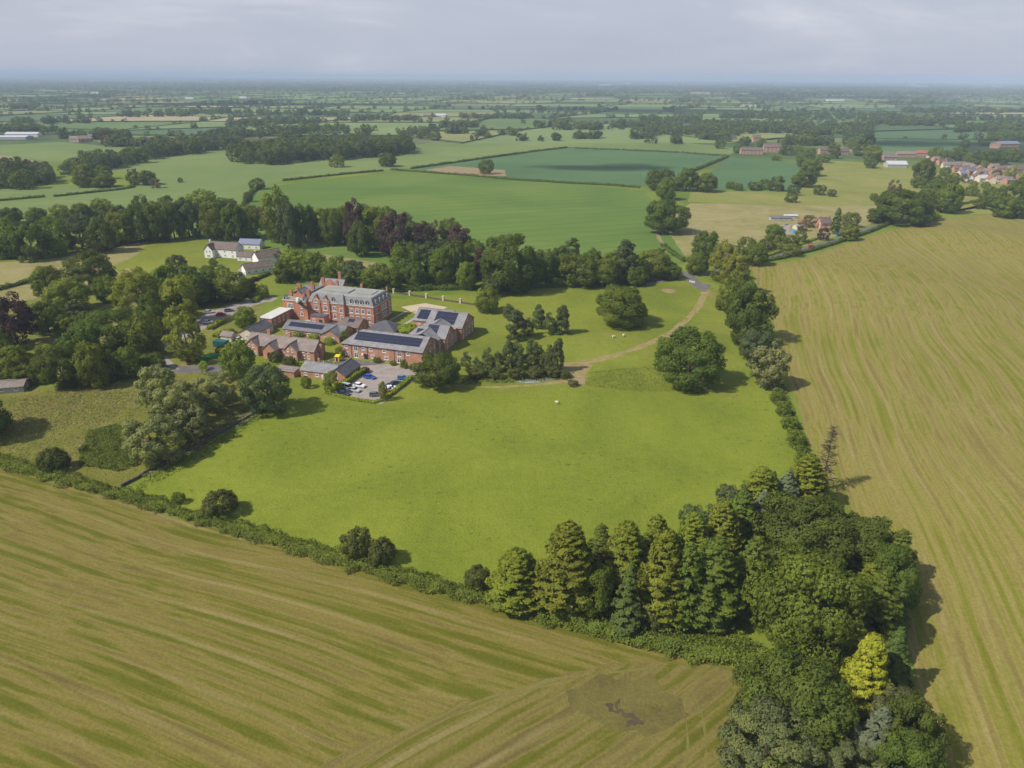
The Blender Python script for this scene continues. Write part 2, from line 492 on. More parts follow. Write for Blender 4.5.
def crown_cone(rng, n, ratio, boughs=170, power=.75, droop=.0, leaf=.03, base=.02, fat=.0, ragged=.16):
    t = np.sort(rng.uniform(0, 1, boughs) ** 1.15)          # 0 bottom, 1 top
    az = np.arange(boughs) * 2.399963 + rng.normal(size=boughs) * .25
    env = (1 - t) ** power * (.55 + .45 * np.clip(t / .16, 0, 1)) if not fat else np.clip(np.sin(np.pi * np.clip(t * .86 + .12, 0, 1)) ** fat, 0, 1)
    L = .5 * env * rng.uniform(1 - ragged * 1.6, 1 + ragged * .6, boughs) + .015
    per = L ** 1.2 + .02
    bi = rng.choice(boughs, n, p=per / per.sum())
    s = rng.uniform(.25, 1, n) ** .6
    ln = L[bi]
    wid = .10 * ln + .02
    side = rng.normal(size=n) * wid * (1.15 - s * .6) * .9
    up = rng.normal(size=n) * .012 - droop * (s ** 2) * ln + .08 * ln * s
    ca, sa = np.cos(az[bi]), np.sin(az[bi])
    x = ln * s * ca - side * sa
    y = ln * s * sa + side * ca
    z = ratio * (base + (1 - base) * t[bi]) + up
    z = np.clip(z, .005, ratio)
    P = np.stack([x, y, z], 1)
    N = np.stack([ca * .6 - sa * side * 4, sa * .6 + ca * side * 4, np.full(n, .85)], 1)
    tb = rng.uniform(.15, .85, boughs)
    tint = np.clip(tb[bi] + rng.normal(size=n) * .15, 0, 1)
    return leaf_quads(P, N, leaf, rng, jit=.3, aspect=1.9), tint

def trunk_mesh(name, ratio, r=.030, top=.62, limbs=5, rng=None, mat='bark'):
    mb = MB()
    pts = [(0, 0, -.03), (.008, .004, ratio * .2), (-.006, .01, ratio * .42), (.0, .0, ratio * top)]
    rs = [r * 1.35, r, r * .75, r * .35]
    for i in range(3):
        mb.tube(pts[i], pts[i + 1], rs[i], rs[i + 1], 7)
    for i in range(limbs):
        a = i * 2.4 + .5
        z = ratio * (.22 + .07 * i)
        mb.tube((0, 0, z), (.26 * math.cos(a), .26 * math.sin(a), z + ratio * .2), r * .5, r * .18, 5)
    return mb.mesh(name, mat)

# kind: (generator, kwargs, ratio, material, name, noun, trunk)
KINDS = {
    'dark':   ('b', dict(), .95, 'leaf_dark', 'broadleaf_tree', 'dark green broadleaf tree'),
    'mid':    ('b', dict(lobes=38, lr=(.13, .22)), .98, 'leaf_mid', 'broadleaf_tree', 'mid green broadleaf tree'),
    'light':  ('b', dict(lobes=50), 1.0, 'leaf_light', 'broadleaf_tree', 'light green broadleaf tree'),
    'lime':   ('b', dict(lobes=70, lr=(.10, .16)), 1.35, 'leaf_lime', 'lime_tree', 'tall yellow-green broadleaf tree'),
    'willow': ('b', dict(lobes=80, lr=(.08, .14), gap=.12, spread=(.6, 1.0)), 1.0, 'leaf_willow', 'willow_tree', 'pale grey-green willow'),
    'copper': ('b', dict(lobes=48), 1.12, 'leaf_copper', 'copper_beech', 'purple-brown copper beech'),
    'cypress': ('c', dict(power=.54, droop=-.20, boughs=200, leaf=.036), 1.75, 'leaf_cypress', 'cypress_tree', 'yellow-green cypress'),
    'gcyp':   ('c', dict(power=.56, droop=.02, boughs=180, leaf=.036), 1.9, 'leaf_green_cypress', 'cypress_tree', 'dark green cypress'),
    'gold':   ('c', dict(power=.52, droop=-.22, boughs=260, leaf=.042), 1.5, 'leaf_gold', 'golden_cypress', 'bright golden cypress'),
    'spruce': ('c', dict(power=.85, droop=.22, boughs=150, leaf=.04), 2.0, 'leaf_spruce', 'spruce_tree', 'deep green spruce'),
    'blue':   ('c', dict(power=.8, droop=.12, boughs=120, leaf=.05), 1.7, 'leaf_blue', 'spruce_tree', 'blue-grey spruce'),
    'pine':   ('b', dict(lobes=44, lr=(.11, .18), gap=.05, bottom=.0, flat=.8, spread=(.65, 1.0), taper=.45), 1.35, 'leaf_pine', 'pine_tree', 'dusky blue-green pine'),
    'column': ('c', dict(power=.55, droop=-.25, boughs=120, leaf=.06), 2.6, 'leaf_spruce', 'cypress_tree', 'slim dark conifer'),
    'bush':   ('b', dict(lobes=30, lr=(.14, .22), bottom=.0), .72, 'leaf_mid', 'shrub', 'green shrub'),
    'dbush':  ('b', dict(lobes=34, lr=(.13, .21), bottom=.02), .80, 'leaf_olive', 'shrub', 'dark olive shrub'),
    'bbush':  ('b', dict(lobes=30, lr=(.14, .22), bottom=.0), .75, 'leaf_bright', 'shrub', 'bright lime-green shrub'),
    'rbush':  ('b', dict(lobes=26, lr=(.14, .22), bottom=.0), .65, 'leaf_red', 'shrub', 'dark red shrub'),
    'bgreen': ('b', dict(lobes=54, lr=(.11, .18)), .98, 'leaf_bluegreen', 'broadleaf_tree', 'grey-green broadleaf tree'),
    'brown':  ('b', dict(lobes=40, gap=.15), 1.2, 'leaf_brown', 'broadleaf_tree', 'brownish thin-leaved tree'),
    'scots':  ('b', dict(lobes=60, lr=(.09, .15), gap=.1, flat=.7, bottom=.05), .95, 'leaf_scots', 'pine_tree', 'grey-green broad-topped pine'),
}
PROTO = {}
def proto(kind, lod, var):
    key = (kind, lod, var)
    if key in PROTO: return PROTO[key]
    gen, kw, ratio, mat, nm, noun = KINDS[kind]
    rng = np.random.default_rng(sum(ord(c) for c in kind) * 31 + lod * 7 + var * 101)
    n, lf = {0: (40000, .0150), 1: (13000, .026), 2: (2600, .046)}[lod]
    kw = dict(kw)
    if gen == 'b':
        kw['leaf'] = lf
        if lod < 2:
            kw['tufts'], kw['tuft_r'] = ((2600, .023), (1100, .035))[lod]
        if lod == 2:
            kw['lobes'] = 34; kw['lr'] = (.13, .20)
        Q, t = crown_broad(rng, n, ratio, **kw)
    else:
        kw['leaf'] = kw['leaf'] * {0: .6, 1: .85, 2: 1.5}[lod]
        Q, t = crown_cone(rng, int(n * .8), ratio, **kw)
    me = quads_mesh(nm + '_crown', Q, t, mat)
    tk = trunk_mesh(nm + '_trunk', ratio, top=.62 if gen == 'b' else .9, limbs=5 if gen == 'b' else 0, r=.028 if gen == 'b' else .022)
    PROTO[key] = (me, tk)
    return PROTO[key]

ORD = ['leftmost', 'second-from-left', 'third-from-left', 'fourth-from-left', 'fifth-from-left', 'sixth-from-left', 'seventh-from-left', 'eighth-from-left', 'ninth-from-left', 'tenth-from-left', 'eleventh-from-left', 'twelfth-from-left', 'thirteenth-from-left', 'fourteenth-from-left', 'fifteenth-from-left', 'sixteenth-from-left']
NTREE = [0]
def plant(kind, cx, cy, w, h=None, label=None, group=None, lod=None):
    gen, kw, ratio, mat, nm, noun = KINDS[kind]
    hr, z = ratio, 8.0
    for _ in range(6):
        s = ppm(cx, cy, z)
        wm = w / s
        if h:
            th = math.atan2(CAMH - z, math.hypot(*G(cx, cy, z)))
            hr = max(.5, min(3.2, (h / s - .38 * wm * math.sin(th)) / math.cos(th) / wm))
        z = .5 * hr * wm
    x, y = G(cx, cy, z)
    if lod is None:
        lod = 0 if w > 42 else (1 if w > 17 else 2)
    var = NTREE[0] % (2 if lod < 2 else 3)
    NTREE[0] += 1
    me, tk = proto(kind, lod, var)
    rz = random.uniform(0, 6.28)
    cat = 'shrub' if nm == 'shrub' else 'tree'
    sx = wm * (.90 if gen == 'b' else {'gold': 1.05, 'spruce': 1.2, 'column': 1.1}.get(kind, 1.42))
    if lod == 2 and w < 12 or nm == 'shrub':
        o = link(nm, me)
        o.location, o.rotation_euler, o.scale = (x, y, 0), (0, 0, rz), (sx, sx, wm * hr / ratio)
    else:
        o = empty(nm, (x, y, 0), rz, (sx, sx, wm * hr / ratio))
        link('crown', me, o)
        link('trunk', tk, o)
    tag(o, label, cat, group)
    return o

def zone(phrase, group, trees, lod=None):
    """plants a list of trees; every label says kind and place within the zone"""
    cnt = {}
    srt = sorted(range(len(trees)), key=lambda i: trees[i][1])
    bykind = {}
    for i in srt:
        bykind.setdefault(trees[i][0] if len(trees[i]) < 6 else trees[i][5], []).append(i)
    for i, tr in enumerate(trees):
        kind, cx, cy, w = tr[:4]
        h = tr[4] if len(tr) > 4 else None
        noun = KINDS[kind][5]
        same = bykind[kind]
        if len(same) == 1:
            lab = f'only {noun} {phrase}'
        else:
            k = same.index(i)
            lab = f'{ORD[k]} {noun} {phrase}' if k < len(same) - 1 else f'rightmost {noun} {phrase}'
        plant(kind, cx, cy, w, h, lab, group, lod)
# ------------------------------------------------------------------ ground and fields
mb = MB()
k = 72
ring = [(0, 0, 0)]
radii = [400, 1500, 5000, 12000, 27500]
for r in radii:
    ring += [(r * math.cos(2 * math.pi * i / k), r * math.sin(2 * math.pi * i / k), 0) for i in range(k)]
mb.v = ring
for i in range(k):
    mb.f.append((0, 1 + i, 1 + (i + 1) % k)); mb.m.append(0)
    for j in range(len(radii) - 1):
        a, b = 1 + j * k + i, 1 + j * k + (i + 1) % k
        mb.f.append((a, a + k, b + k, b)); mb.m.append(0)
tag(mb.build('ground', 'far_ground'), kind='structure')

def dist_edge(P, poly):
    d = np.full(len(P), 1e9)
    for i in range(len(poly)):
        a, b = np.array(poly[i]), np.array(poly[(i + 1) % len(poly)])
        ab = b - a
        t = np.clip(((P - a) @ ab) / max(ab @ ab, 1e-9), 0, 1)
        d = np.minimum(d, np.linalg.norm(P - (a + t[:, None] * ab), axis=1))
    return d

def rough_poly(pts, step, amp, rng):
    """real field edges are never ruled lines: subdivide and jitter the outline"""
    out = []
    for i in range(len(pts)):
        a, b = np.array(pts[i]), np.array(pts[(i + 1) % len(pts)])
        L = np.linalg.norm(b - a)
        n = min(60, max(1, int(L / step)))
        for j in range(n):
            q = a + (b - a) * j / n
            if j: q = q + rng.normal(size=2) * amp
            out.append(tuple(q))
    return out

def field(name, px, mat, z, relief=None, cell=10.0, world=None, amp=.5, step=7.0):
    pts = [G(*p) for p in px] if world is None else world
    rp = rough_poly(pts, step, amp, RNG) if amp else pts
    bm = bmesh.new()
    vs_ = [bm.verts.new((x, y, 0)) for x, y in rp]
    bm.faces.new(vs_)
    if relief:
        xs = [p[0] for p in rp]; ys = [p[1] for p in rp]
        bmesh.ops.triangulate(bm, faces=bm.faces[:])
        for axis, lo, hi in ((0, min(xs), max(xs)), (1, min(ys), max(ys))):
            q = lo + cell
            while q < hi:
                co = (q, 0, 0) if axis == 0 else (0, q, 0)
                no = (1, 0, 0) if axis == 0 else (0, 1, 0)
                bmesh.ops.bisect_plane(bm, geom=bm.verts[:] + bm.edges[:] + bm.faces[:], plane_co=co, plane_no=no)
                q += cell
        P = np.array([v.co[:2] for v in bm.verts])
        d = dist_edge(P, pts)
        hz = relief(P[:, 0], P[:, 1]) * np.clip(d / 45, 0, 1) ** 1.3
        for v, q in zip(bm.verts, hz):
            v.co.z = q
    bm.normal_update()
    if sum(f.normal.z for f in bm.faces) < 0:
        bmesh.ops.reverse_faces(bm, faces=bm.faces[:])
    me = bpy.data.meshes.new(name)
    for f in bm.faces: f.smooth = bool(relief)
    bm.to_mesh(me); bm.free()
    me.materials.append(MATS[mat])
    o = link(name, me)
    o.location.z = z
    tag(o, kind='structure')
    return o

def ribbon(name, px, width, mat, z, world=None, kind='structure', jit=.15):
    pts = [np.array(G(*p)) for p in px] if world is None else [np.array(p) for p in world]
    # smooth (Catmull-Rom)
    sm = []
    for i in range(len(pts) - 1):
        p0, p1, p2, p3 = pts[max(i - 1, 0)], pts[i], pts[i + 1], pts[min(i + 2, len(pts) - 1)]
        n = max(3, int(np.linalg.norm(p2 - p1) / 4))
        for j in range(n):
            t = j / n
            sm.append(.5 * ((2 * p1) + (-p0 + p2) * t + (2 * p0 - 5 * p1 + 4 * p2 - p3) * t * t + (-p0 + 3 * p1 - 3 * p2 + p3) * t ** 3))
    sm.append(pts[-1])
    sm = np.array(sm)
    d = np.gradient(sm, axis=0)
    nrm = unit(np.stack([-d[:, 1], d[:, 0]], 1))
    wv = np.asarray(width) if hasattr(width, '__len__') else np.array([width, width])
    wl = np.interp(np.linspace(0, 1, len(sm)), np.linspace(0, 1, len(wv)), wv) * .5
    l = sm + nrm * (wl + RNG.normal(size=len(sm)) * jit)[:, None]
    r = sm - nrm * (wl + RNG.normal(size=len(sm)) * jit)[:, None]
    mb = MB()
    mb.v = [(x, y, 0) for x, y in l] + [(x, y, 0) for x, y in r]
    n = len(sm)
    mb.f = [(i, n + i, n + i + 1, i + 1) for i in range(n - 1)]
    mb.m = [0] * (n - 1)
    o = mb.build(name, mat)
    o.location.z = z
    tag(o, kind=kind)
    return sm

# near fields
field('pasture', [(118, 492), (250, 424), (300, 400), (350, 392), (420, 392), (570, 388), (640, 380), (700, 330), (740, 330), (775, 380), (800, 440), (830, 500), (760, 640), (500, 600), (300, 552)], 'pasture', .010)
field('park_lawn', [(390, 300), (480, 292), (600, 290), (690, 278), (715, 284), (745, 300), (760, 370), (740, 400), (640, 392), (570, 392), (420, 397), (380, 412), (320, 402), (250, 420), (228, 412), (240, 330), (300, 290)], 'parkland', .015)
field('house_garden', [(385, 298), (480, 304), (478, 330), (440, 372), (300, 372), (292, 330)], 'lawn', .022)
field('rough_meadow', [(-120, 395), (0, 395), (60, 386), (130, 378), (200, 372), (240, 372), (275, 385), (262, 410), (120, 489), (60, 478), (0, 465), (-120, 430)], 'rough_meadow', .018)
field('wood_floor', [(-150, 300), (0, 300), (60, 280), (130, 262), (250, 262), (270, 290), (255, 330), (215, 366), (130, 375), (60, 384), (0, 390), (-150, 396)], 'verge_grass', .016)
field('hay_meadow', [(-150, 272), (0, 263), (60, 258), (120, 240), (170, 236), (165, 262), (110, 285), (30, 300), (-150, 330)], 'tan_meadow', .020)
field('villa_lawn', [(150, 238), (215, 236), (300, 244), (345, 250), (392, 264), (388, 274), (300, 282), (210, 300), (160, 290), (128, 268)], 'lawn', .024)
field('dry_grass_strip', [(260, 244), (300, 245), (340, 252), (375, 262), (396, 272), (350, 268), (310, 254)], 'tan_meadow', .030)
field('mown_strip', [(112, 266), (150, 250), (154, 254), (118, 272)], 'lawn', .030)
# stubble
world_front = [G(*p) for p in [(-260, 392), (-100, 437), (0, 467), (100, 495), (200, 523), (300, 552), (400, 582), (500, 608), (600, 633), (700, 657), (756, 672), (744, 700), (724, 768)]] + [(30, 45), (20, -60), (-340, -60)]
field('front_stubble_field', None, 'front_stubble', .012, world=world_front, amp=.35, step=5)
def relief_r(x, y):
    return 1.6 * np.sin(x / 30 + y / 55) * np.clip((y - 250) / 150, .2, 1.4) + 1.6 * np.sin(y / 40 - x / 70 + 1) + 3.2 * np.exp(-((x - 350) / 90) ** 2 - ((y - 540) / 60) ** 2) + 2.5 * np.exp(-((x - 230) / 70) ** 2 - ((y - 470) / 40) ** 2) + 2.8
right_px = [(749, 267), (800, 260), (837, 247), (888, 231), (939, 219), (993, 214), (1060, 226), (1200, 250)]
world_right = [G(*p) for p in right_px] + [(520, 300), (420, -60), (95, -60), (70, 60)] + [G(*p) for p in [(945, 768), (915, 700), (908, 640), (905, 590), (880, 540), (850, 512), (826, 480), (808, 440), (795, 400), (780, 350), (765, 300)]]
field('right_stubble_field', None, 'right_stubble', .03, relief=relief_r, cell=9.0, world=world_right, amp=.4, step=6)

# crops beyond the tree belt
field('bright_crop_field', [(150, 225), (245, 203), (266, 187), (383, 173), (391, 171), (512, 180), (644, 190), (655, 205), (672, 238), (688, 262), (600, 275), (480, 280), (330, 255), (200, 240)], 'bright_crop', .05)
field('blue_crop_field', [(412, 169), (512, 154), (567, 148), (682, 153), (726, 157), (694, 171), (648, 187), (512, 178)], 'blue_crop', .08)
field('pale_crop_field', [(-200, 240), (-200, 212), (0, 203), (45, 198), (135, 188), (150, 178), (108, 170), (150, 160), (240, 147), (330, 158), (430, 143), (640, 138), (745, 149), (728, 155), (682, 152), (567, 147), (511, 153), (411, 168), (391, 170), (383, 171), (284, 181), (264, 186), (244, 202), (200, 216), (0, 235)], 'pale_crop', .06)
field('farm_crop_field', [(702, 180), (729, 157), (800, 164), (801, 190), (770, 190), (702, 190)], 'blue_crop', .07)
field('yellow_meadow', [(690, 192), (800, 191), (808, 176), (820, 160), (870, 163), (914, 167), (912, 188), (885, 206), (780, 206), (688, 202)], 'yellow_meadow', .05)
field('tan_meadow', [(672, 238), (664, 224), (690, 203), (780, 205), (885, 206), (875, 222), (840, 236), (770, 255), (735, 264), (690, 262)], 'tan_meadow', .04)
field('far_blue_field', [(858, 136), (880, 130), (985, 127), (992, 136), (950, 150), (880, 151)], 'blue_crop', .07)
field('village_green', [(905, 168), (1040, 185), (1040, 214), (960, 214), (880, 216), (890, 200)], 'yellow_meadow', .045)
field('left_pasture', [(0, 200), (0, 190), (60, 186), (134, 187), (45, 197)], 'pale_crop', .065)
field('far_left_pasture', [(-60, 160), (0, 145), (60, 142), (128, 148), (120, 158), (60, 163), (0, 156)], 'pale_crop', .065)
field('ploughed_strip', [(-80, 168), (0, 155), (36, 161), (30, 166), (0, 166)], 'bare_earth', .07)
field('tan_far_field', [(600, 133), (680, 131), (690, 138), (640, 138), (600, 140)], 'tan_meadow', .07)
field('yellow_far_field', [(470, 131), (560, 127), (585, 139), (470, 140)], 'yellow_meadow', .07)
field('farm_yard', [(425, 170), (450, 166), (505, 170), (506, 176), (470, 176)], 'bare_earth', .09)

# tracks and roads
ribbon('dirt_track', [(706, 290), (704, 296), (694, 312), (675, 330), (650, 343), (622, 353), (592, 361), (572, 365)], [3.6, 3.8, 3.6, 3.8, 5], 'dirt_track', .030, jit=.35)
ribbon('dirt_track', [(588, 364), (578, 372), (572, 378), (545, 384), (500, 387), (463, 386), (440, 383)], [6, 4, 2.0, 1.7, 1.5], 'dirt_track', .034, jit=.4)
ribbon('field_path', [(524, 200), (530, 210), (536, 218), (548, 236)], 2.0, 'bare_earth', .06) if False else None
ribbon('field_path', [(655, 226), (659, 238), (668, 252)], 3.0, 'bare_earth', .06)
field('entrance_apron', [(679, 271), (690, 273), (702, 283), (712, 285), (704, 292), (690, 284)], 'tarmac', .036, amp=0)
ribbon('country_road', [(640, 285), (680, 277), (735, 268), (762, 261), (785, 254), (811, 247), (841, 239), (872, 228), (900, 219), (935, 213), (966, 209), (985, 205), (1030, 196)], 6.0, 'tarmac', .045, jit=.1)
ribbon('house_drive', [(120, 372), (170, 370), (230, 369), (300, 371), (340, 373), (372, 371)], [8, 8, 7, 5, 6], 'tarmac', .036)
ribbon('house_drive', [(172, 371), (160, 358), (164, 346), (190, 330), (214, 317), (240, 306), (262, 300), (275, 300)], [6, 6, 7, 12, 14, 11, 7], 'car_park_gravel', .040)  # tarmac drive in paler gravel colour: lit look put in against tree shade
field('bare_patch', [(566, 362), (590, 366), (585, 384), (572, 388), (560, 376)], 'bare_earth', .028, amp=.6, step=3)
field('gate_earth', [(698, 286), (716, 288), (722, 300), (706, 300)], 'verge_grass', .026)

def disc(name, px, py, r, mat, z, n=26, jit=.12, sy=1.0):
    x, y = G(px, py)
    mb = MB()
    mb.poly([(x + r * (1 + random.uniform(-jit, jit)) * math.cos(2 * math.pi * i / n), y + sy * r * (1 + random.uniform(-jit, jit)) * math.sin(2 * math.pi * i / n), z) for i in range(n)])
    return tag(mb.build(name, mat), kind='structure')
disc('old_ring', 669, 291, 5.6, 'rough_meadow', .034)
disc('old_ring', 669, 291, 4.0, 'bare_earth', .042)
m_grass('damp_soil', (.095, .080, .027), (.125, .107, .032), (.150, .132, .038), big=.12, tuft=.4)
field('damp_soil', [(566, 690), (590, 680), (625, 677), (660, 684), (682, 698), (690, 716), (670, 728), (640, 734), (606, 726), (580, 712)], 'damp_soil', .018, amp=1.3, step=2)
ribbon('wet_patch', [(612, 703), (609, 708), (616, 712), (622, 712), (630, 716), (640, 722), (644, 724)], [.3, 1.3, .6, 1.1, 1.5, .6, .2], 'dark_earth', .022, jit=.4)
ribbon('wet_patch', [(622, 698), (616, 704), (619, 711)], [.2, .7, .3], 'dark_earth', .021, jit=.2)
ribbon('wet_patch', [(640, 720), (632, 722), (628, 727)], [1.0, 1.3, .2], 'dark_earth', .0215, jit=.3)
field('headland', [(285, 795), (345, 752), (430, 716), (510, 690), (570, 671), (650, 662), (705, 664), (744, 676), (738, 700), (722, 768), (716, 800)], 'headland_stubble', .016, amp=.9, step=3)
for pts_, w_, m_ in [([(360, 770), (430, 727), (510, 696), (575, 680)], .4, 'green_track'), ([(345, 772), (418, 726), (500, 694), (568, 677)], .35, 'green_track'), ([(600, 673), (660, 668), (735, 673)], .3, 'green_track'),
                  ([(690, 690), (702, 715), (706, 745), (704, 790)], .35, 'green_track'), ([(672, 690), (684, 715), (688, 745), (684, 790)], .35, 'green_track')]:
    ribbon('wheel_track', pts_, w_, m_, .020, jit=.16)
disc('earth_mound', 545, 379, 4.5, 'pond', .045, jit=.2, sy=.45)
disc('pond', 528, 381, 5.0, 'pond', .040, jit=.2, sy=.4)

# ------------------------------------------------------------------ hedges and weeds
def hedge(name, label, px, width, height, mat='hedge', leaf=.45, dens=1.0, rough=.35, group=None, cat='hedge', world=None, kind=None, gaps=0.0, core=True, seed=0):
    rng = np.random.default_rng(int(sum(ord(c) for c in (label or name))) + seed)
    pts = np.array([G(*p) for p in px] if world is None else world, dtype=float)
    seg = np.linalg.norm(np.diff(pts, axis=0), axis=1)
    cum = np.concatenate([[0], np.cumsum(seg)])
    L = cum[-1]
    at = lambda s: np.stack([np.interp(s, cum, pts[:, 0]), np.interp(s, cum, pts[:, 1])], 1)
    per = 2 * height + width
    n = int(L * per / (leaf * leaf) * 1.25 * dens)
    s = rng.uniform(0, L, n)
    def bumps(s, lam, ph):
        return np.interp(s, np.arange(0, L + 2 * lam, lam), rng.uniform(-1, 1, len(np.arange(0, L + 2 * lam, lam))))
    lam = max(1.5, height * 1.1)
    # shared bump tables
    tab_x = np.arange(0, L + 3 * lam, lam)
    th, tw, to = (rng.uniform(-1, 1, len(tab_x)) for _ in range(3))
    hh = height * (1 + rough * np.interp(s, tab_x, th))
    ww = width * (1 + rough * np.interp(s, tab_x, tw)) * .5
    off = rough * width * .3 * np.interp(s, tab_x, to)
    q = rng.uniform(0, 1, n)
    ang = np.pi * q
    cx, cz = np.cos(ang), np.sin(ang)
    e = .55                                        # squarish section
    sx = np.sign(cx) * np.abs(cx) ** e * ww + off
    sz = np.abs(cz) ** e * hh
    rj = rng.uniform(.8, 1.06, n)
    c = at(s)
    t = unit(at(np.clip(s + .5, 0, L)) - at(np.clip(s - .5, 0, L)))
    nr = np.stack([-t[:, 1], t[:, 0]], 1)
    P = np.concatenate([c + nr * (sx * rj)[:, None] + rng.normal(size=(n, 2)) * .1, (sz * rj)[:, None] + .05], 1)
    N = np.concatenate([nr * cx[:, None], cz[:, None]], 1)
    cl = np.interp(s, tab_x, rng.uniform(.15, .85, len(tab_x)))
    tint = np.clip(cl + rng.normal(size=n) * .17, 0, 1)
    if gaps:
        keep = np.interp(s, tab_x, rng.uniform(0, 1, len(tab_x))) > gaps
        P, N, tint = P[keep], N[keep], tint[keep]
    Q = leaf_quads(P, N, leaf, rng, jit=.5, aspect=1.3)
    if core and not gaps:  # solid inner strip added to block light passing through the leaves
        m = max(2, int(L / 4))
        sa = np.linspace(0, L, m + 1)
        ca = at(sa)
        ta = unit(at(np.clip(sa + .5, 0, L)) - at(np.clip(sa - .5, 0, L)))
        na = np.stack([-ta[:, 1], ta[:, 0]], 1)
        hw = width * .5 * (1 - rough * .8) * .8; hc = height * (1 - rough) * .8
        A = np.concatenate([ca + na * hw, np.full((m + 1, 1), .0)], 1); B = A + [0, 0, hc]
        D = np.concatenate([ca - na * hw, np.full((m + 1, 1), .0)], 1); E_ = D + [0, 0, hc]
        cq = [np.stack([a[:-1], a[1:], b[1:], b[:-1]], 1) for a, b in ((A, B), (B, E_), (E_, D))]
        cq = np.concatenate(cq)
        Q = np.concatenate([Q, cq]); tint = np.concatenate([tint, np.full(len(cq), .3)])
    o = link(name, quads_mesh(name, Q, tint, 'leaf_' + mat))
    return tag(o, label, cat, group, kind)

def weeds(name, px, n, hmax, mat='weed', size=.6, seed=3):
    """knee-high growth nobody could count, scattered through a polygon"""
    rng = np.random.default_rng(seed)
    poly = np.array([G(*p) for p in px])
    lo, hi = poly.min(0), poly.max(0)
    P = rng.uniform(lo, hi, (n * 3, 2))
    inside = np.zeros(len(P), bool)
    j = len(poly) - 1
    for i in range(len(poly)):
        xi, yi = poly[i]; xj, yj = poly[j]
        c = ((yi > P[:, 1]) != (yj > P[:, 1])) & (P[:, 0] < (xj - xi) * (P[:, 1] - yi) / (yj - yi + 1e-12) + xi)
        inside ^= c
        j = i
    P = P[inside][:n]
    # low mounds
    k = rng.uniform(lo, hi, (60, 2))
    m = np.max(np.exp(-((P[:, None, :] - k[None]) ** 2).sum(2) / 6.0), axis=1)
    z = hmax * (.25 + .75 * m) * rng.uniform(.3, 1, len(P))
    Q = leaf_quads(np.concatenate([P, z[:, None]], 1), np.tile([0, 0, 1.0], (len(P), 1)), size, rng, jit=.6)
    o = link(name, quads_mesh(name, Q, np.clip(m * .6 + rng.normal(size=len(P)) * .2 + .2, 0, 1), 'leaf_' + mat))
    return tag(o, kind='stuff')

hedge('hedgerow', 'long leafy hedgerow dividing the striped front stubble from the green pasture', [(-90, 436), (0, 462), (60, 480), (140, 502), (220, 525), (300, 549), (380, 573), (460, 594), (520, 609)], 5.0, 1.9, 'weed', .32, 1.1, .5)
hedge('hedgerow', 'low overgrown hedgerow running below the conifers at the edge of the front stubble', [(520, 609), (580, 622), (650, 640), (720, 655), (765, 662)], 6.5, 1.8, 'weed', .32, 1.1, .55)
weeds('tall_weeds', [(480, 600), (560, 605), (640, 618), (700, 626), (740, 630), (770, 668), (700, 664), (600, 640), (500, 612)], 9000, 1.2, 'weed', .36, 5)
weeds('tussock_grass', [(0, 462), (0, 400), (60, 388), (150, 380), (150, 396), (125, 425), (90, 430), (70, 470)], 5200, .55, 'willow', .34, 21)
weeds('tussock_grass', [(0, 440), (20, 400), (110, 388), (140, 396), (110, 420)], 1800, .6, 'brown', .34, 22)
weeds('nettle_bed', [(88, 432), (116, 424), (140, 440), (140, 465), (118, 472), (78, 466)], 9000, 1.5, 'hedge', .32, 6)
weeds('rank_grass', [(235, 412), (262, 402), (268, 410), (205, 448), (150, 478), (138, 478), (190, 440)], 5200, .8, 'willow', .32, 7)
weeds('rank_grass', [(128, 490), (150, 476), (210, 446), (258, 414), (262, 418), (216, 450), (160, 482), (136, 494)], 1600, .6, 'weed', .34, 12)
weeds('ditch_growth', [(768, 386), (784, 384), (806, 440), (822, 492), (808, 492), (795, 450)], 4200, 1.0, 'weed', .36, 8)
weeds('garden_border', [(300, 372), (340, 362), (345, 356), (300, 352), (262, 362), (250, 360)], 900, .8, 'bright', .5, 9)
weeds('park_tussocks', [(590, 372), (650, 366), (690, 392), (640, 392), (585, 386)], 2600, .4, 'weed', .3, 10)
weeds('lily_border', [(430, 386), (470, 378), (560, 376), (575, 372), (570, 380), (480, 384), (440, 386)], 900, .7, 'olive', .5, 11)
hedge('hedge', 'straggling scrub hedge between the pasture and the right stubble field', [(772, 384), (779, 400), (788, 418), (796, 440), (806, 465), (818, 488)], 4.5, 1.5, 'weed', .34, 1.2, .6)
hedge('hedge', 'dark hedge along the road side of the right stubble field', [(752, 264), (785, 258), (812, 251), (838, 243), (868, 233), (890, 224)], 3.0, 2.2, 'hedge', .55)
hedge('hedge', 'hedge between the country road and the cottage gardens', [(765, 257), (790, 249), (806, 243), (820, 238)], 2.2, 1.8, 'bright', .5)
hedge('hedge', 'dark hedge line under the tree belt at the top of the park lawn', [(380, 293), (430, 290), (500, 289), (560, 287), (620, 284), (676, 278)], 3.5, 2.6, 'dark', .6)
hedge('hedge', 'thin dark hedge curving below the bright crop beside the field path', [(662, 246), (672, 254), (684, 262)], 3, 2.5, 'hedge', .6)
hedge('hedge', 'dark hedge slanting across the hay meadow at the left edge', [(-20, 295), (0, 290), (34, 281), (44, 279)], 3, 2.4, 'hedge', .6)
hedge('hedge', 'rough hedge along the top of the hay meadow below the left tree belt', [(85, 256), (104, 251), (122, 244), (150, 240), (170, 238)], 3, 2.2, 'weed', .6)
hedge('hedge', 'dark hedge along the near edge of the left yellow pasture', [(-40, 204), (0, 201), (45, 197)], 3, 2, 'dark', .8, group=None)
hedge('hedge', 'dark hedge from the roadside oaks to the small field tree on the left', [(54, 197), (90, 193), (120, 190), (135, 187)], 3, 2, 'dark', .8)
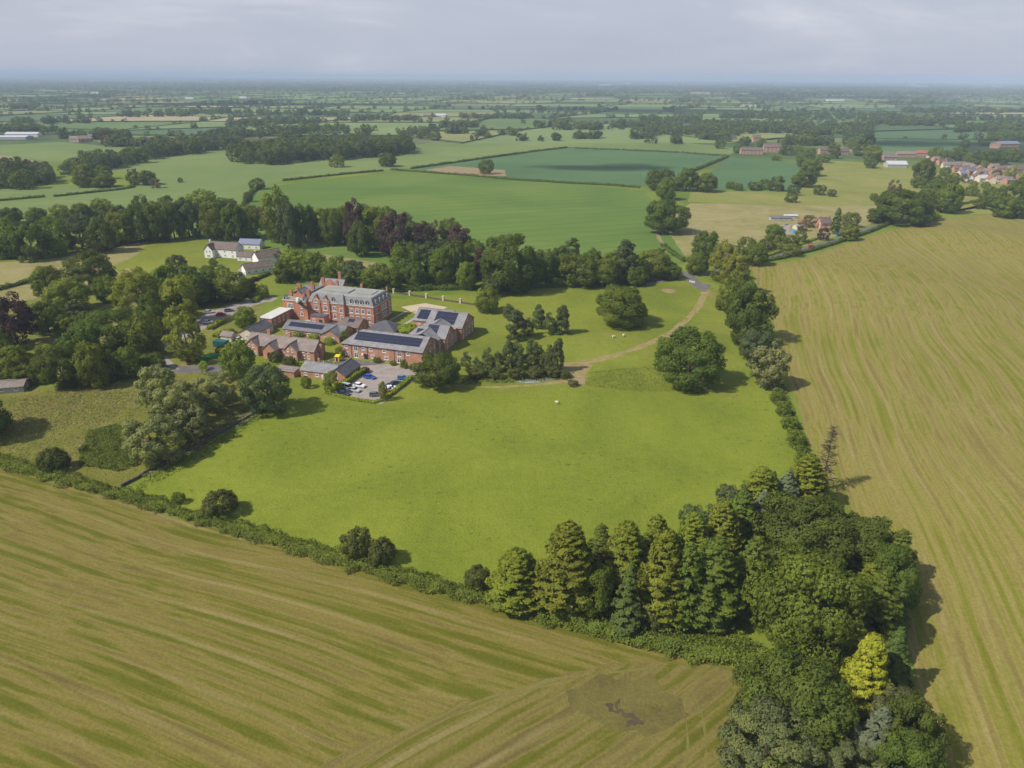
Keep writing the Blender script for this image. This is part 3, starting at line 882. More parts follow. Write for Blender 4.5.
hedge('hedge', 'dark hedge climbing from the belt to the bright crop corner', [(242, 210), (246, 201), (252, 193), (262, 187)], 4, 3, 'dark', .8)
hedge('hedge', 'straight dark hedge between the pale crop and the bright crop, left of the field oak', [(283, 181), (320, 177), (350, 174), (383, 171)], 3, 2.2, 'dark', .8)
hedge('hedge', 'dark hedge below the farm heap and the blue-green crop field', [(391, 170), (430, 173), (470, 176), (512, 180), (560, 183), (600, 185), (640, 188)], 3, 2.2, 'dark', .8)
hedge('hedge', 'dark hedge slanting up the left side of the blue-green crop field', [(411, 169), (440, 165), (475, 160), (512, 155), (540, 151), (567, 148)], 3.4, 2.6, 'dark', .8)
hedge('hedge', 'thin hedge along the far edge of the blue-green crop field', [(575, 149), (620, 150), (660, 152), (682, 153), (705, 155), (727, 156)], 3, 2.2, 'dark', .8, gaps=.15)
hedge('hedge', 'thick dark hedge down the right side of the blue-green crop field', [(728, 157), (716, 162), (704, 167), (694, 171)], 4, 3, 'dark', .8)
hedge('hedge', 'low hedge between the road and the field beyond the roadside oaks', [(900, 214), (935, 209), (955, 206), (975, 202)], 3, 2, 'hedge', .7)
hedge('hedge', 'trimmed bright hedge on the building side of the small car park', [(337.5, 392), (345.5, 384.5), (354.5, 378), (364, 373)], 2.4, 2.2, 'bright', .4, 1.3, .1)
hedge('hedge', 'trimmed bright hedge on the pasture side of the small car park', [(383, 400), (392.5, 393.5), (403, 385.5), (412, 377.5)], 1.9, 1.3, 'bright', .4, 1.3, .1)
hedge('hedge', 'low trimmed hedge along the front of the small car park', [(325, 393), (340, 397), (358, 401), (374, 403), (383, 401)], 1.4, 1.0, 'bright', .35, 1.3, .15)
hedge('hedge', 'clipped yellow-green hedge between the drive and the parked cars', [(209, 330), (216, 326), (224, 322)], 3.0, 2.0, 'bright', .45, 1.2, .15)
hedge('hedge', 'clipped yellow-green hedge just above the blue container', [(215, 338), (224, 334), (234, 332)], 3.4, 2.2, 'bright', .45, 1.2, .15)
hedge('hedge', 'clipped golden hedge beside the drive left of the brick hall', [(254, 303), (259, 299), (264, 296)], 2.6, 2.0, 'bright', .45, 1.2, .15)
hedge('hedge', 'dark hedge along the lower side of the white houses', [(248, 283), (256, 280), (264, 277), (270, 274)], 2.5, 2.0, 'hedge', .5)
hedge('hedge', 'small clipped hedge beside the woodland edge and the drive', [(140, 361), (150, 358), (160, 356), (168, 354)], 3.5, 2.2, 'bright', .5, 1.2, .3)

# ------------------------------------------------------------------ trees
zone('in the copse front row above the front hedgerow', 'trees of the foreground copse', [
    ('cypress', 517, 577, 50, 62), ('cypress', 567, 566, 54, 94), ('mid', 594, 590, 44, 56), ('spruce', 629, 596, 38, 74),
    ('cypress', 626, 558, 44, 78), ('cypress', 664, 577, 44, 100), ('dbush', 657, 614, 36, 30), ('gcyp', 686, 585, 34, 90), ('gcyp', 713, 580, 56, 92),
    ('gcyp', 752, 575, 40, 84), ('brown', 612, 560, 28, 50), ('dbush', 478, 577, 24, 22)])
zone('in the back row of the copse along the pasture', 'trees of the foreground copse', [
    ('gcyp', 600, 552, 30, 60), ('cypress', 655, 546, 32, 66), ('bgreen', 700, 530, 42, 44), ('cypress', 692, 540, 34, 60), ('cypress', 722, 530, 36, 66), ('gcyp', 741, 518, 34, 60),
    ('blue', 762, 515, 34, 56), ('cypress', 760, 492, 38, 56), ('bgreen', 734, 505, 36, 36), ('spruce', 772, 487, 24, 36), ('cypress', 806, 481, 38, 60), ('blue', 786, 492, 32, 48), ('mid', 778, 515, 40, 40)])
zone('at the bend of the copse near the right field', 'trees of the foreground copse', [
    ('mid', 812, 610, 108, 116), ('dark', 806, 538, 98, 78), ('dark', 866, 548, 66, 62), ('spruce', 848, 528, 24, 40), ('cypress', 872, 553, 26, 56), ('cypress', 868, 590, 30, 60),
    ('gcyp', 876, 612, 50, 90), ('dark', 892, 580, 50, 66), ('spruce', 898, 605, 30, 56), ('gcyp', 898, 556, 34, 60), ('spruce', 893, 630, 34, 60)])
zone('at the lower end of the copse', 'trees of the foreground copse', [
    ('gold', 866, 674, 50, 88), ('dark', 796, 700, 106, 80), ('scots', 766, 748, 96, 74), ('spruce', 893, 660, 44, 76), ('scots', 893, 712, 46, 50), ('dark', 910, 735, 56, 72),
    ('blue', 878, 735, 40, 66), ('gold', 838, 750, 26, 36), ('dark', 902, 758, 60, 60), ('gold', 882, 770, 20, 24), ('dark', 922, 765, 40, 50), ('scots', 850, 775, 60, 50)])
for q in [('dark', 790, 830, 110), ('mid', 860, 850, 100), ('gcyp', 920, 830, 60)]:
    pass
zone('standing alone in the park beside the dirt track', 'park trees', [('dark', 690, 359, 66, 58), ('mid', 622, 307, 50, 42)])
zone('in the pine clump on the park lawn', 'pines of the park clump', [('pine', 516, 325, 27, 32), ('pine', 508, 311, 14, 16), ('pine', 539, 317, 18, 24), ('pine', 549, 324, 16, 22), ('pine', 562, 320, 20, 30), ('pine', 528, 327, 14, 18)])
zone('in the pine row above the small pond', 'pines of the row by the pond', [('pine', 466, 362, 14, 20), ('pine', 487, 361, 16, 26), ('pine', 498, 362, 14, 22), ('pine', 509, 356, 18, 30), ('pine', 518, 356, 17, 30), ('pine', 532, 355, 18, 30), ('pine', 541, 358, 14, 24), ('pine', 549, 358, 16, 28), ('pine', 558, 356, 18, 34), ('pine', 477, 366, 12, 18),
    ('dbush', 478, 373, 18, 11), ('dbush', 496, 374, 16, 11), ('dbush', 516, 373, 18, 12), ('dbush', 536, 372, 18, 12), ('dbush', 553, 371, 18, 12), ('dbush', 565, 374, 12, 9), ('dbush', 573, 383, 11, 7)])
zone('at the gable end of the long brick wing', 'garden trees', [('dark', 437, 371, 46, 36), ('light', 487, 300, 24, 26), ('bgreen', 492, 288, 18, 18)])
zone('in the hedge line beside the right stubble field', 'trees of the park hedge line', [
    ('dark', 706, 245, 26, 26), ('mid', 698, 264, 22, 22), ('lime', 722, 262, 26, 40), ('lime', 735, 274, 30, 44), ('light', 728, 298, 24, 28), ('dark', 749, 316, 46, 58), ('bgreen', 756, 346, 32, 30), ('willow', 769, 366, 40, 46), ('mid', 740, 296, 30, 34),
    ('bush', 777, 398, 13, 11), ('bush', 784, 410, 14, 12), ('bush', 791, 423, 15, 13), ('bush', 797, 440, 16, 14), ('bush', 803, 458, 14, 12)])
zone('beside the country road near the cottage', 'roadside trees', [
    ('mid', 746, 250, 18, 22), ('mid', 757, 255, 22, 22), ('column', 837, 221, 11, 26), ('dark', 851, 220, 17, 15), ('brown', 810, 221, 14, 13), ('copper', 824, 234, 12, 13), ('light', 850, 233, 18, 15), ('mid', 775, 233, 20, 16), ('mid', 780, 243, 17, 16), ('light', 793, 250, 17, 13),
    ('dark', 800, 237, 14, 13), ('mid', 791, 241, 14, 13), ('dark', 766, 245, 14, 14), ('brown', 803, 226, 11, 10)])
zone('in the big clump where the road meets the stubble', 'roadside clump trees', [
    ('dark', 904, 208, 52, 34), ('mid', 948, 199, 28, 28), ('dark', 933, 192, 24, 22), ('brown', 894, 190, 14, 20), ('dark', 876, 216, 18, 14), ('mid', 886, 212, 20, 20), ('dark', 921, 207, 26, 26), ('bush', 874, 197, 8, 7), ('bbush', 935, 216, 12, 9)])
zone('along the lane to the village on the right', 'lane trees', [
    ('dark', 924, 173, 20, 24), ('mid', 934, 180, 14, 12), ('mid', 950, 181, 16, 12), ('mid', 991, 198, 20, 17), ('dark', 1014, 195, 24, 24), ('mid', 1005, 208, 24, 20), ('dark', 1022, 209, 24, 18), ('mid', 972, 191, 15, 10), ('mid', 992, 191, 14, 9), ('light', 873, 154, 18, 15), ('dark', 871, 163, 13, 10), ('dark', 1032, 185, 24, 24), ('dark', 982, 203, 14, 12), ('light', 1010, 175, 10, 14), ('mid', 918, 182, 14, 12)])
zone('among the village gardens on the right', 'village garden trees', [('mid', 956, 177, 10, 8), ('light', 974, 184, 8, 7), ('dark', 966, 179, 9, 8), ('mid', 986, 185, 9, 7), ('dark', 997, 174, 9, 8), ('light', 1005, 177, 8, 7), ('mid', 981, 175, 8, 7), ('dark', 945, 172, 10, 9), ('mid', 1018, 184, 12, 9), ('dark', 952, 184, 12, 9)])
zone('around the crop corner farmhouses', 'farmhouse trees', [('dark', 738, 149, 10, 8), ('mid', 762, 143, 12, 9), ('dark', 786, 150, 13, 10), ('mid', 720, 144, 11, 9), ('light', 798, 150, 12, 9), ('dark', 745, 141, 12, 9), ('mid', 810, 152, 12, 9), ('dark', 834, 149, 14, 10), ('mid', 776, 158, 9, 5), ('light', 852, 144, 12, 9)])
zone('behind the village roofs on the right', 'trees behind the village', [
    ('mid', 936, 154, 15, 14), ('dark', 949, 157, 15, 13), ('mid', 960, 154, 16, 13), ('light', 969, 159, 10, 11), ('dark', 978, 158, 16, 14), ('dark', 990, 158, 16, 13), ('dark', 1001, 158, 15, 13), ('mid', 1014, 155, 17, 13), ('dark', 965, 144, 9, 8), ('dark', 984, 142, 10, 8), ('mid', 995, 136, 14, 9), ('mid', 1012, 136, 14, 9), ('light', 984, 165, 9, 8), ('dark', 860, 150, 14, 12)])
zone('in the tree row dividing the two meadows', 'meadow row trees', [
    ('dark', 805, 160, 17, 14), ('mid', 811, 168, 20, 16), ('dark', 804, 179, 24, 16), ('bgreen', 793, 190, 12, 11), ('dark', 791, 198, 13, 9), ('dark', 820, 190, 12, 10), ('dark', 832, 193, 9, 7), ('mid', 824, 158, 15, 9), ('dark', 836, 153, 10, 11), ('bush', 730, 185, 9, 7), ('bush', 738, 187, 10, 7), ('dark', 754, 186, 12, 9), ('mid', 764, 184, 11, 11), ('dark', 776, 184, 17, 14)])
zone('at the corner of the bright crop, right of its hedge', 'crop corner trees', [('dark', 660, 180, 30, 20), ('mid', 666, 190, 20, 20), ('dark', 687, 180, 24, 22), ('mid', 707, 183, 22, 18), ('dark', 666, 217, 43, 33)])
zone('among the white houses', 'garden trees of the white houses', [('mid', 213, 262, 9, 9), ('mid', 277, 256, 12, 11), ('dark', 284, 262, 14, 13), ('bbush', 251, 268, 8, 5), ('rbush', 254, 279, 7, 5), ('dark', 208, 272, 16, 14), ('light', 222, 273, 16, 14)])
ribbon('garden_drive', [(238, 282), (242, 275), (246, 269), (248, 265)], [4, 5, 9, 5], 'car_park_gravel', .050)
zone('left of the brick cottages by the drive', 'drive trees', [('light', 238, 361, 31, 38), ('bgreen', 267, 390, 44, 50), ('light', 245, 318, 22, 22), ('bbush', 203, 366, 9, 9), ('dark', 222, 350, 12, 10), ('light', 262, 291, 12, 14)])
zone('around the small car park and cottages', 'garden shrubs', [('light', 331, 382, 16, 24), ('light', 383, 391, 9, 20), ('mid', 306, 382, 11, 13), ('dbush', 275, 357, 12, 12), ('dbush', 289, 361, 14, 11), ('bbush', 408, 330, 21, 10), ('light', 339, 352, 8, 12), ('light', 344, 336, 8, 12), ('bush', 377, 360, 8, 6), ('bush', 404, 364, 8, 9), ('bush', 393, 363, 7, 5), ('rbush', 365, 370, 10, 6), ('bbush', 297, 334, 9, 6), ('bbush', 313, 337, 11, 6), ('bush', 303, 334, 8, 6), ('bbush', 328, 341, 10, 8)])
zone('in the willow row beside the pasture wall', 'willows beside the wall', [('willow', 150, 440, 60, 54), ('willow', 176, 408, 54, 58), ('willow', 158, 388, 40, 44), ('willow', 212, 391, 46, 42), ('willow', 190, 424, 36, 40)])
zone('by the long front hedgerow', 'bushes by the front hedgerow', [('dbush', 52, 460, 27, 24), ('bush', 178, 498, 13, 12), ('dbush', 219, 504, 34, 26), ('dbush', 357, 544, 30, 30), ('dbush', 381, 552, 28, 26), ('dbush', 83, 449, 9, 8)])
zone('in the left wood, its sunny front edge', 'trees of the left wood', [
    ('dark', 60, 367, 44, 44), ('light', 91, 366, 30, 46), ('mid', 128, 363, 26, 32), ('bush', 153, 362, 22, 18), ('light', 11, 363, 36, 34), ('mid', 30, 374, 26, 20), ('dark', 106, 332, 58, 44), ('mid', 146, 335, 38, 44), ('copper', 12, 322, 42, 54), ('dark', 75, 352, 36, 40), ('dark', 112, 366, 22, 30), ('bbush', 44, 348, 14, 8), ('light', -14, 345, 40, 40), ('dark', -34, 412, 64, 62)])
zone('in the left wood, behind its front edge', 'trees of the left wood', [
    ('mid', 47, 283, 30, 32), ('dark', 90, 272, 46, 38), ('light', 68, 296, 42, 34), ('mid', 107, 290, 26, 26), ('lime', 137, 297, 48, 56), ('pine', 77, 314, 28, 28), ('mid', 45, 318, 32, 34), ('light', 66, 325, 22, 20), ('lime', 180, 300, 36, 50), ('lime', 185, 338, 36, 52), ('mid', 168, 288, 32, 44), ('dark', 190, 288, 38, 40), ('brown', 203, 290, 20, 24), ('mid', 232, 288, 32, 28), ('dark', 150, 318, 30, 36), ('dark', 206, 280, 22, 18), ('bgreen', 176, 263, 18, 16), ('dark', 246, 288, 20, 18), ('dark', 214, 290, 24, 22)])
zone('in the belt left of the white houses', 'left belt trees', [
    ('mid', 8, 240, 28, 38), ('dark', 30, 243, 30, 36), ('mid', 54, 238, 28, 36), ('bgreen', 79, 234, 28, 34), ('dark', 101, 236, 26, 34), ('light', 118, 229, 26, 32), ('dark', 138, 224, 26, 38), ('mid', 155, 224, 24, 36), ('dark', 172, 222, 26, 36), ('bgreen', 187, 220, 24, 36), ('light', 203, 205, 36, 26), ('mid', 214, 222, 28, 36), ('dark', 233, 224, 26, 34), ('light', 250, 222, 24, 32), ('brown', 261, 218, 16, 24), ('mid', -12, 240, 30, 38)])
zone('in the back rank left of the white houses', 'left belt trees', [
    ('dark', 10, 216, 22, 16), ('mid', 36, 216, 20, 16), ('light', 60, 215, 22, 18), ('mid', 82, 213, 20, 18), ('light', 101, 209, 22, 18), ('dark', 140, 204, 16, 18), ('dark', 166, 204, 16, 16), ('mid', 228, 207, 20, 16), ('mid', 152, 212, 20, 18), ('dark', 120, 215, 20, 18), ('dark', 184, 207, 18, 18), ('dark', 242, 212, 16, 16)])
zone('in the belt behind the brick hall', 'belt trees behind the hall', [
    ('light', 277, 217, 30, 50), ('bgreen', 289, 226, 24, 44), ('dark', 304, 225, 26, 38), ('light', 321, 225, 22, 32), ('mid', 331, 229, 20, 34), ('mid', 343, 226, 22, 36), ('copper', 355, 228, 24, 46), ('light', 374, 229, 32, 42), ('copper', 396, 238, 36, 42), ('pine', 407, 222, 16, 20), ('copper', 423, 236, 22, 24), ('brown', 438, 232, 15, 24), ('mid', 449, 231, 20, 22), ('copper', 458, 239, 26, 26), ('dark', 360, 240, 24, 34), ('pine', 366, 213, 14, 18), ('mid', 386, 217, 18, 18), ('dark', 414, 234, 20, 22)])
zone('in the lower rank between the hall and the belt', 'trees between hall and belt', [
    ('light', 296, 264, 34, 28), ('mid', 314, 267, 28, 28), ('mid', 335, 271, 26, 26), ('bgreen', 354, 274, 28, 26), ('mid', 376, 278, 28, 26), ('mid', 392, 280, 22, 22), ('mid', 406, 264, 28, 38), ('bgreen', 426, 262, 30, 38), ('dark', 455, 262, 28, 40), ('mid', 441, 268, 24, 36), ('dark', 415, 276, 24, 26), ('light', 466, 276, 20, 28), ('mid', 474, 260, 22, 34), ('dark', 283, 273, 20, 20)])
zone('in the belt above the park lawn', 'belt trees above the park', [
    ('copper', 481, 266, 18, 28), ('dark', 509, 265, 54, 58), ('dark', 546, 268, 28, 34), ('pine', 572, 250, 20, 22), ('mid', 578, 271, 36, 32), ('mid', 605, 273, 30, 28), ('pine', 625, 262, 34, 44), ('light', 653, 264, 36, 30), ('mid', 672, 272, 18, 16), ('dark', 561, 262, 24, 30), ('mid', 530, 274, 24, 30), ('dark', 592, 262, 20, 24), ('dark', 636, 276, 24, 20), ('dark', 494, 278, 22, 26), ('light', 612, 262, 18, 20)])
zone('in the roadside group on the far left pasture', 'far left field trees', [
    ('light', 84, 176, 21, 22), ('mid', 103, 172, 17, 14), ('mid', 103, 181, 23, 12), ('dark', 133, 177, 13, 16), ('mid', 146, 178, 18, 14), ('brown', 155, 183, 10, 10), ('dark', 180, 180, 5, 5), ('dark', 257, 184, 15, 11), ('light', 337, 161, 15, 12), ('dark', 387, 160, 19, 13), ('dark', 486, 167, 16, 14), ('dark', 248, 197, 10, 10), ('dark', 436, 136, 11, 9)])
woods, close_woods = [], []
def wood_fill(phrase, group, poly, kinds, step, w, seed, hr=None):
    """named trees filling a wood whose base outline is given"""
    rnd = random.Random(seed)
    pts = [G(*p) for p in poly]
    xs = [p[0] for p in pts]; ys = [p[1] for p in pts]
    lst = []
    y = min(ys); row = 0
    while y < max(ys):
        x = min(xs) + (row % 2) * step * .5
        while x < max(xs):
            px_, py_ = x + rnd.uniform(-.3, .3) * step, y + rnd.uniform(-.3, .3) * step
            ins = False; j = len(pts) - 1
            for i in range(len(pts)):
                (xi, yi), (xj, yj) = pts[i], pts[j]
                if (yi > py_) != (yj > py_) and px_ < (xj - xi) * (py_ - yi) / (yj - yi) + xi:
                    ins = not ins
                j = i
            if ins: lst.append((px_, py_))
            x += step
        y += step * .9; row += 1
    for (x, y) in lst:
        s = w * rnd.uniform(.8, 1.25)
        close_woods.append((x, y, s, s * rnd.uniform(.75, 1.0)))
    return len(lst)
nw = 0
nw += wood_fill('in the dark oblong wood amid the pale crop', 'trees of the oblong wood', [(232, 163), (262, 154), (300, 149), (360, 147), (412, 148), (408, 154), (370, 158), (320, 161), (270, 165)], ['dark', 'dark', 'mid', 'dark'], 19, 22, 1)
nw += wood_fill('in the wood at the far left above the yellow pasture', 'trees of the far left wood', [(-20, 190), (-20, 178), (20, 174), (50, 176), (62, 184), (30, 190)], ['dark', 'mid', 'dark'], 16, 19, 2)
nw += wood_fill('in the long dark wood left of the pale crop', 'trees of the long left wood', [(58, 176), (80, 168), (110, 162), (140, 158), (146, 162), (120, 168), (78, 175)], ['dark', 'dark', 'mid'], 17, 18, 3)
nw += wood_fill('in the far wood above the pale crop', 'trees of the second left wood', [(140, 158), (160, 153), (200, 149), (240, 145), (240, 148), (200, 153), (150, 160)], ['dark', 'mid'], 19, 18, 4)
print('TREES', NTREE[0], 'wood', nw)
# ------------------------------------------------------------------ buildings
WIN = {}
def win_meshes(w, h, bars):
    key = (round(w, 2), round(h, 2), bars)
    if key not in WIN:
        f = MB(); b = .17 if w > .8 else .12
        f.box(-w / 2, w / 2, -.07, .05, -h / 2, -h / 2 + b); f.box(-w / 2, w / 2, -.07, .05, h / 2 - b, h / 2)
        f.box(-w / 2, -w / 2 + b, -.07, .05, -h / 2 + b, h / 2 - b); f.box(w / 2 - b, w / 2, -.07, .05, -h / 2 + b, h / 2 - b)
        for i in range(1, bars + 1):
            x = -w / 2 + w * i / (bars + 1)
            f.box(x - .07, x + .07, -.06, .04, -h / 2 + b, h / 2 - b)
        if h > 1.3:
            f.box(-w / 2 + b, w / 2 - b, -.055, .035, h * .12 - .04, h * .12 + .04)
        f.box(-w / 2 - .1, w / 2 + .1, -.14, .04, -h / 2 - .12, -h / 2 - .003)
        p = MB(); p.box(-w / 2 + b * .7, w / 2 - b * .7, -.03, .03, -h / 2 + b * .7, h / 2 - b * .7)
        WIN[key] = (f.mesh('window_frame', 'white_paint'), p.mesh('window_pane', 'window_glass'))
    return WIN[key]

FACE = {'front': 0, 'right': R(90), 'back': R(180), 'left': R(-90)}
class Bld:
    """one building: an Empty at its base and parts in its own axes (x right along the front, y back, z up)"""
    def __init__(s, name, label, cat, loc, rot, group=None, off=(0, 0)):
        s.o = empty(name, (loc[0], loc[1], 0), rot)
        tag(s.o, label, cat, group)
        s.dx, s.dy = off
    def part(s, name, mb, mat, parent=None):
        o = mb.build(name, mat, parent or s.o)
        if parent is None: o.location = (-s.dx, -s.dy, 0)
        return o
    def win(s, x, y, z, w, h, face='front', bars=1, name='window'):
        f, p = win_meshes(w, h, bars)
        o = link(name, f, s.o)
        o.location = (x - s.dx, y - s.dy, z); o.rotation_euler = (0, 0, FACE[face])
        link('pane', p, o)
        return o
    def door(s, x, y, w, h, face='front', mat='dark_door'):
        m = MB(); m.box(-w / 2, w / 2, -.08, .04, 0, h)
        o = m.build('door', mat, s.o)
        o.location = (x - s.dx, y - s.dy, 0); o.rotation_euler = (0, 0, FACE[face])
        return o

def gable_walls(mb, x0, x1, y0, y1, e, r, axis='x'):
    if axis == 'x':   # ridge along x
        mb.prism([(y0, -.2), (y1, -.2), (y1, e), ((y0 + y1) / 2, r - .05), (y0, e)], 'x', x0, x1)
    else:
        mb.prism([(x0, -.2), (x1, -.2), (x1, e), ((x0 + x1) / 2, r - .05), (x0, e)], 'y', y0, y1)

def gable_roof(mb, x0, x1, y0, y1, e, r, axis='x', over=.35, th=.16, hip0=0.0, hip1=0.0):
    """two thick slopes (or hipped ends), eaves overhanging"""
    if axis == 'y':
        sub = MB(); gable_roof(sub, y0, y1, x0, x1, e, r, 'x', over, th, hip0, hip1)
        mb.solid([(v[1], v[0], v[2]) for v in sub.v], sub.f)
        return
    ym = (y0 + y1) / 2
    k = (r - e) / (ym - y0)
    lo = e - over * k + .02
    a0, a1 = x0 - over, x1 + over
    r0, r1 = (x0 + hip0, x1 - hip1)
    ra, rb = (r0 if hip0 else a0), (r1 if hip1 else a1)
    mb.slab([(a0, y0 - over, lo), (a1, y0 - over, lo), (rb, ym, r + .02), (ra, ym, r + .02)], th)
    mb.slab([(a1, y1 + over, lo), (a0, y1 + over, lo), (ra, ym, r + .02), (rb, ym, r + .02)], th)
    if hip0: mb.slab([(a0, y1 + over, lo), (a0, y0 - over, lo), (r0, ym, r + .03)], th)
    if hip1: mb.slab([(a1, y0 - over, lo), (a1, y1 + over, lo), (r1, ym, r + .03)], th)
    mb.box(ra, rb, ym - .14, ym + .14, r + .08, r + th + .16)

def slope_panel(mb, x0, x1, y0, y1, e, r, side, fx0, fx1, f0, f1, th=.12, lift=.20, rows=3, cell=1.05, axis='x', f1x=None):
    """solar modules lying on one slope: fx along the ridge, f0..f1 from eave to ridge"""
    if axis == 'y':
        sub = MB(); slope_panel(sub, y0, y1, x0, x1, e, r, side, fx0, fx1, f0, f1, th, lift, rows, cell)
        mb.solid([(v[1], v[0], v[2]) for v in sub.v], sub.f)
        return
    ym = (y0 + y1) / 2
    yb = y0 if side == 'front' else y1
    n = max(1, int(round((fx1 - fx0) / cell)))
    for i in range(n):
        for j in range(rows):
            u0, u1 = fx0 + (fx1 - fx0) * i / n + .015, fx0 + (fx1 - fx0) * (i + 1) / n - .015
            g0, g1 = f0 + (f1 - f0) * j / rows + .004, f0 + (f1 - f0) * (j + 1) / rows - .004
            pt = lambda u, g: (u, yb + (ym - yb) * g, e + (r - e) * g + lift)
            mb.slab([pt(u0, g0), pt(u1, g0), pt(u1, g1), pt(u0, g1)], .05)

def chimney(b, x, y, z0, z1, w=.9, d=.9, mat='hall_brick', pots=2):
    m = MB()
    m.box(x - w / 2, x + w / 2, y - d / 2, y + d / 2, z0, z1)
    m.box(x - w / 2 - .1, x + w / 2 + .1, y - d / 2 - .1, y + d / 2 + .1, z1 - .35, z1 - .1)
    o = b.part('chimney', m, mat)
    p = MB()
    for i in range(pots):
        xx = x + (i - (pots - 1) / 2) * w / pots
        p.tube((xx, y, z1), (xx, y, z1 + .55), .16, .13, 8)
    q = p.build('chimney_pot', 'orange_tile', o)
    return o

CO, CROT = G(421, 366), R(-17)
def cw(u, v):
    c, s = math.cos(CROT), math.sin(CROT)
    return (CO[0] + u * c - v * s, CO[1] + u * s + v * c)
def cbld(name, label, cat, u, v, **k):
    return Bld(name, label, cat, cw(u, v), CROT, off=(u, v), **k)

# -- the long two-storey wing with its gables
b = cbld('brick_wing', 'long two-storey red-brick wing with solar panels on its roofs and gables along the right side', 'building', -18, 8)
m = MB(); gable_walls(m, -29.8, .8, 0, 15.8, 6, 10); m.box(-36.3, -29.805, 0, 15.8, -.2, 5.99); b.part('wall', m, 'red_brick')
m = MB(); gable_walls(m, -4.8, 3.4, 18.2, 29.8, 6, 10); m.box(-14, -4.805, 18.2, 29.8, -.2, 5.99)
b.part('wall', m, 'red_brick')
m = MB(); gable_walls(m, -12, 5.3, 33.2, 49.6, 6, 10.6); b.part('wall', m, 'red_brick')
m = MB(); m.box(-12, 1.6, 15.5, 18.5, -.1, 6.2); m.box(-12, 3.2, 29.5, 33.5, -.1, 6.2); m.box(-12, 1.2, 15.0, 36, -.1, 6.0); b.part('wall', m, 'red_brick').location.z = .004
m = MB(); gable_walls(m, -21, -4, 39.2, 55.2, 5.5, 9.2); b.part('wall', m, 'red_brick')
m = MB(); gable_roof(m, -36.3, .8, 0, 15.8, 6, 10, hip0=6.2); b.part('roof', m, 'light_slate')
m = MB(); gable_roof(m, -14, 3.4, 18.2, 29.8, 6, 10, hip0=9); b.part('roof', m, 'light_slate')
m = MB(); gable_roof(m, -12, 5.3, 33.2, 49.6, 6, 10.6); b.part('roof', m, 'light_slate')
m = MB(); gable_roof(m, -11.6, 1.3, 14, 35, 6.1, 9.0, axis='y', over=.25); b.part('roof', m, 'light_slate')
m = MB(); gable_roof(m, -21, -4, 39.2, 55.2, 5.5, 9.2); b.part('roof', m, 'light_slate')
m = MB(); slope_panel(m, -36, .8, 0, 15.8, 6, 10, 'front', -31.5, -1.4, .28, .84); b.part('solar_panels', m, 'solar_panel')
m = MB(); slope_panel(m, -14, 3.4, 18.2, 29.8, 6, 10, 'front', -6, -1.0, .10, .95); slope_panel(m, -14, 3.4, 18.2, 29.8, 6, 10, 'front', -10.5, -6, .10, .55, rows=2); b.part('solar_panels', m, 'solar_panel')
m = MB(); slope_panel(m, -12, 5.3, 33.2, 49.6, 6, 10.6, 'front', -9, 1.2, .15, .95); b.part('solar_panels', m, 'solar_panel')
m = MB(); slope_panel(m, -21, -4, 39.2, 55.2, 5.5, 9.2, 'front', -19.8, -10, .12, .85); b.part('solar_panels', m, 'solar_panel')
# white-framed bays and windows along the front
for x, y0 in ((-29.6, 0), (-9.6, 0)):
    b.win(x, -.02, 1.35, 1.9, 2.3, bars=1, name='window'); b.win(x, -.02, 4.3, 1.9, 2.3, bars=1)
for x in (-34, -26, -22.6, -16.4, -5.6, ):
    b.win(x, -.02, 4.6, 1.5, 1.25)
for x in (-34, -21.8, -15.6):
    b.win(x, -.02, 1.6, 1.9 if x > -30 else 1.5, 1.5, bars=2)
b.door(-25.2, -.02, 1.6, 2.3)
m = MB(); m.box(-27, -26.2, -.3, -.1, 1.6, 2.6); b.part('sign', m, 'white_paint')
m = MB()
for x in (-24.2, -11.9, -7.3, -31.8): m.tube((x, -.12, 0), (x, -.12, 5.9), .07, .07, 6)
m.box(-36.6, 1.0, -.42, -.28, 5.72, 5.88)
b.part('drainpipe', m, 'dark_door')
for y in (3.2, 8.0, 12.6):
    b.win(.82, y, 4.3, 1.1, 1.6, 'right'); b.win(.82, y, 1.4, 1.1, 1.6, 'right')
b.win(1.64, 17, 2.8, 1.3, 4.6, 'right'); b.win(3.24, 31.5, 2.8, 1.3, 4.6, 'right')
for y in (21.0, 26.8):
    b.win(3.42, y, 4.3, 1.1, 1.6, 'right'); b.win(3.42, y, 1.4, 1.1, 1.6, 'right')
b.win(3.42, 24, 7.4, .8, 1.0, 'right', 0); b.win(.82, 7.9, 7.6, .8, 1.0, 'right', 0); b.win(5.32, 41.4, 7.6, .8, 1.0, 'right', 0)
for y in (35.6, 39.4, 43.4, 47.2):
    b.win(5.32, y, 4.3, 1.1, 1.7, 'right'); b.win(5.32, y, 1.4, 1.1, 1.7, 'right')
for x in (-18, -15): b.win(x, 39.18, 3.4, 1.2, 1.5)
m = MB(); m.box(-9.4, -7.4, 38.0, 39.2, 5.2, 8.0); b.part('dormer', m, 'white_paint')
for (x, y, z0, z1) in ((1.2, 7.9, 9.8, 11), (3.8, 24, 9.8, 11), (5.7, 41.4, 10.4, 11.6)):
    m = MB(); m.tube((x, y, z0), (x, y, z1), .09, .04, 6); b.part('finial', m, 'stone')

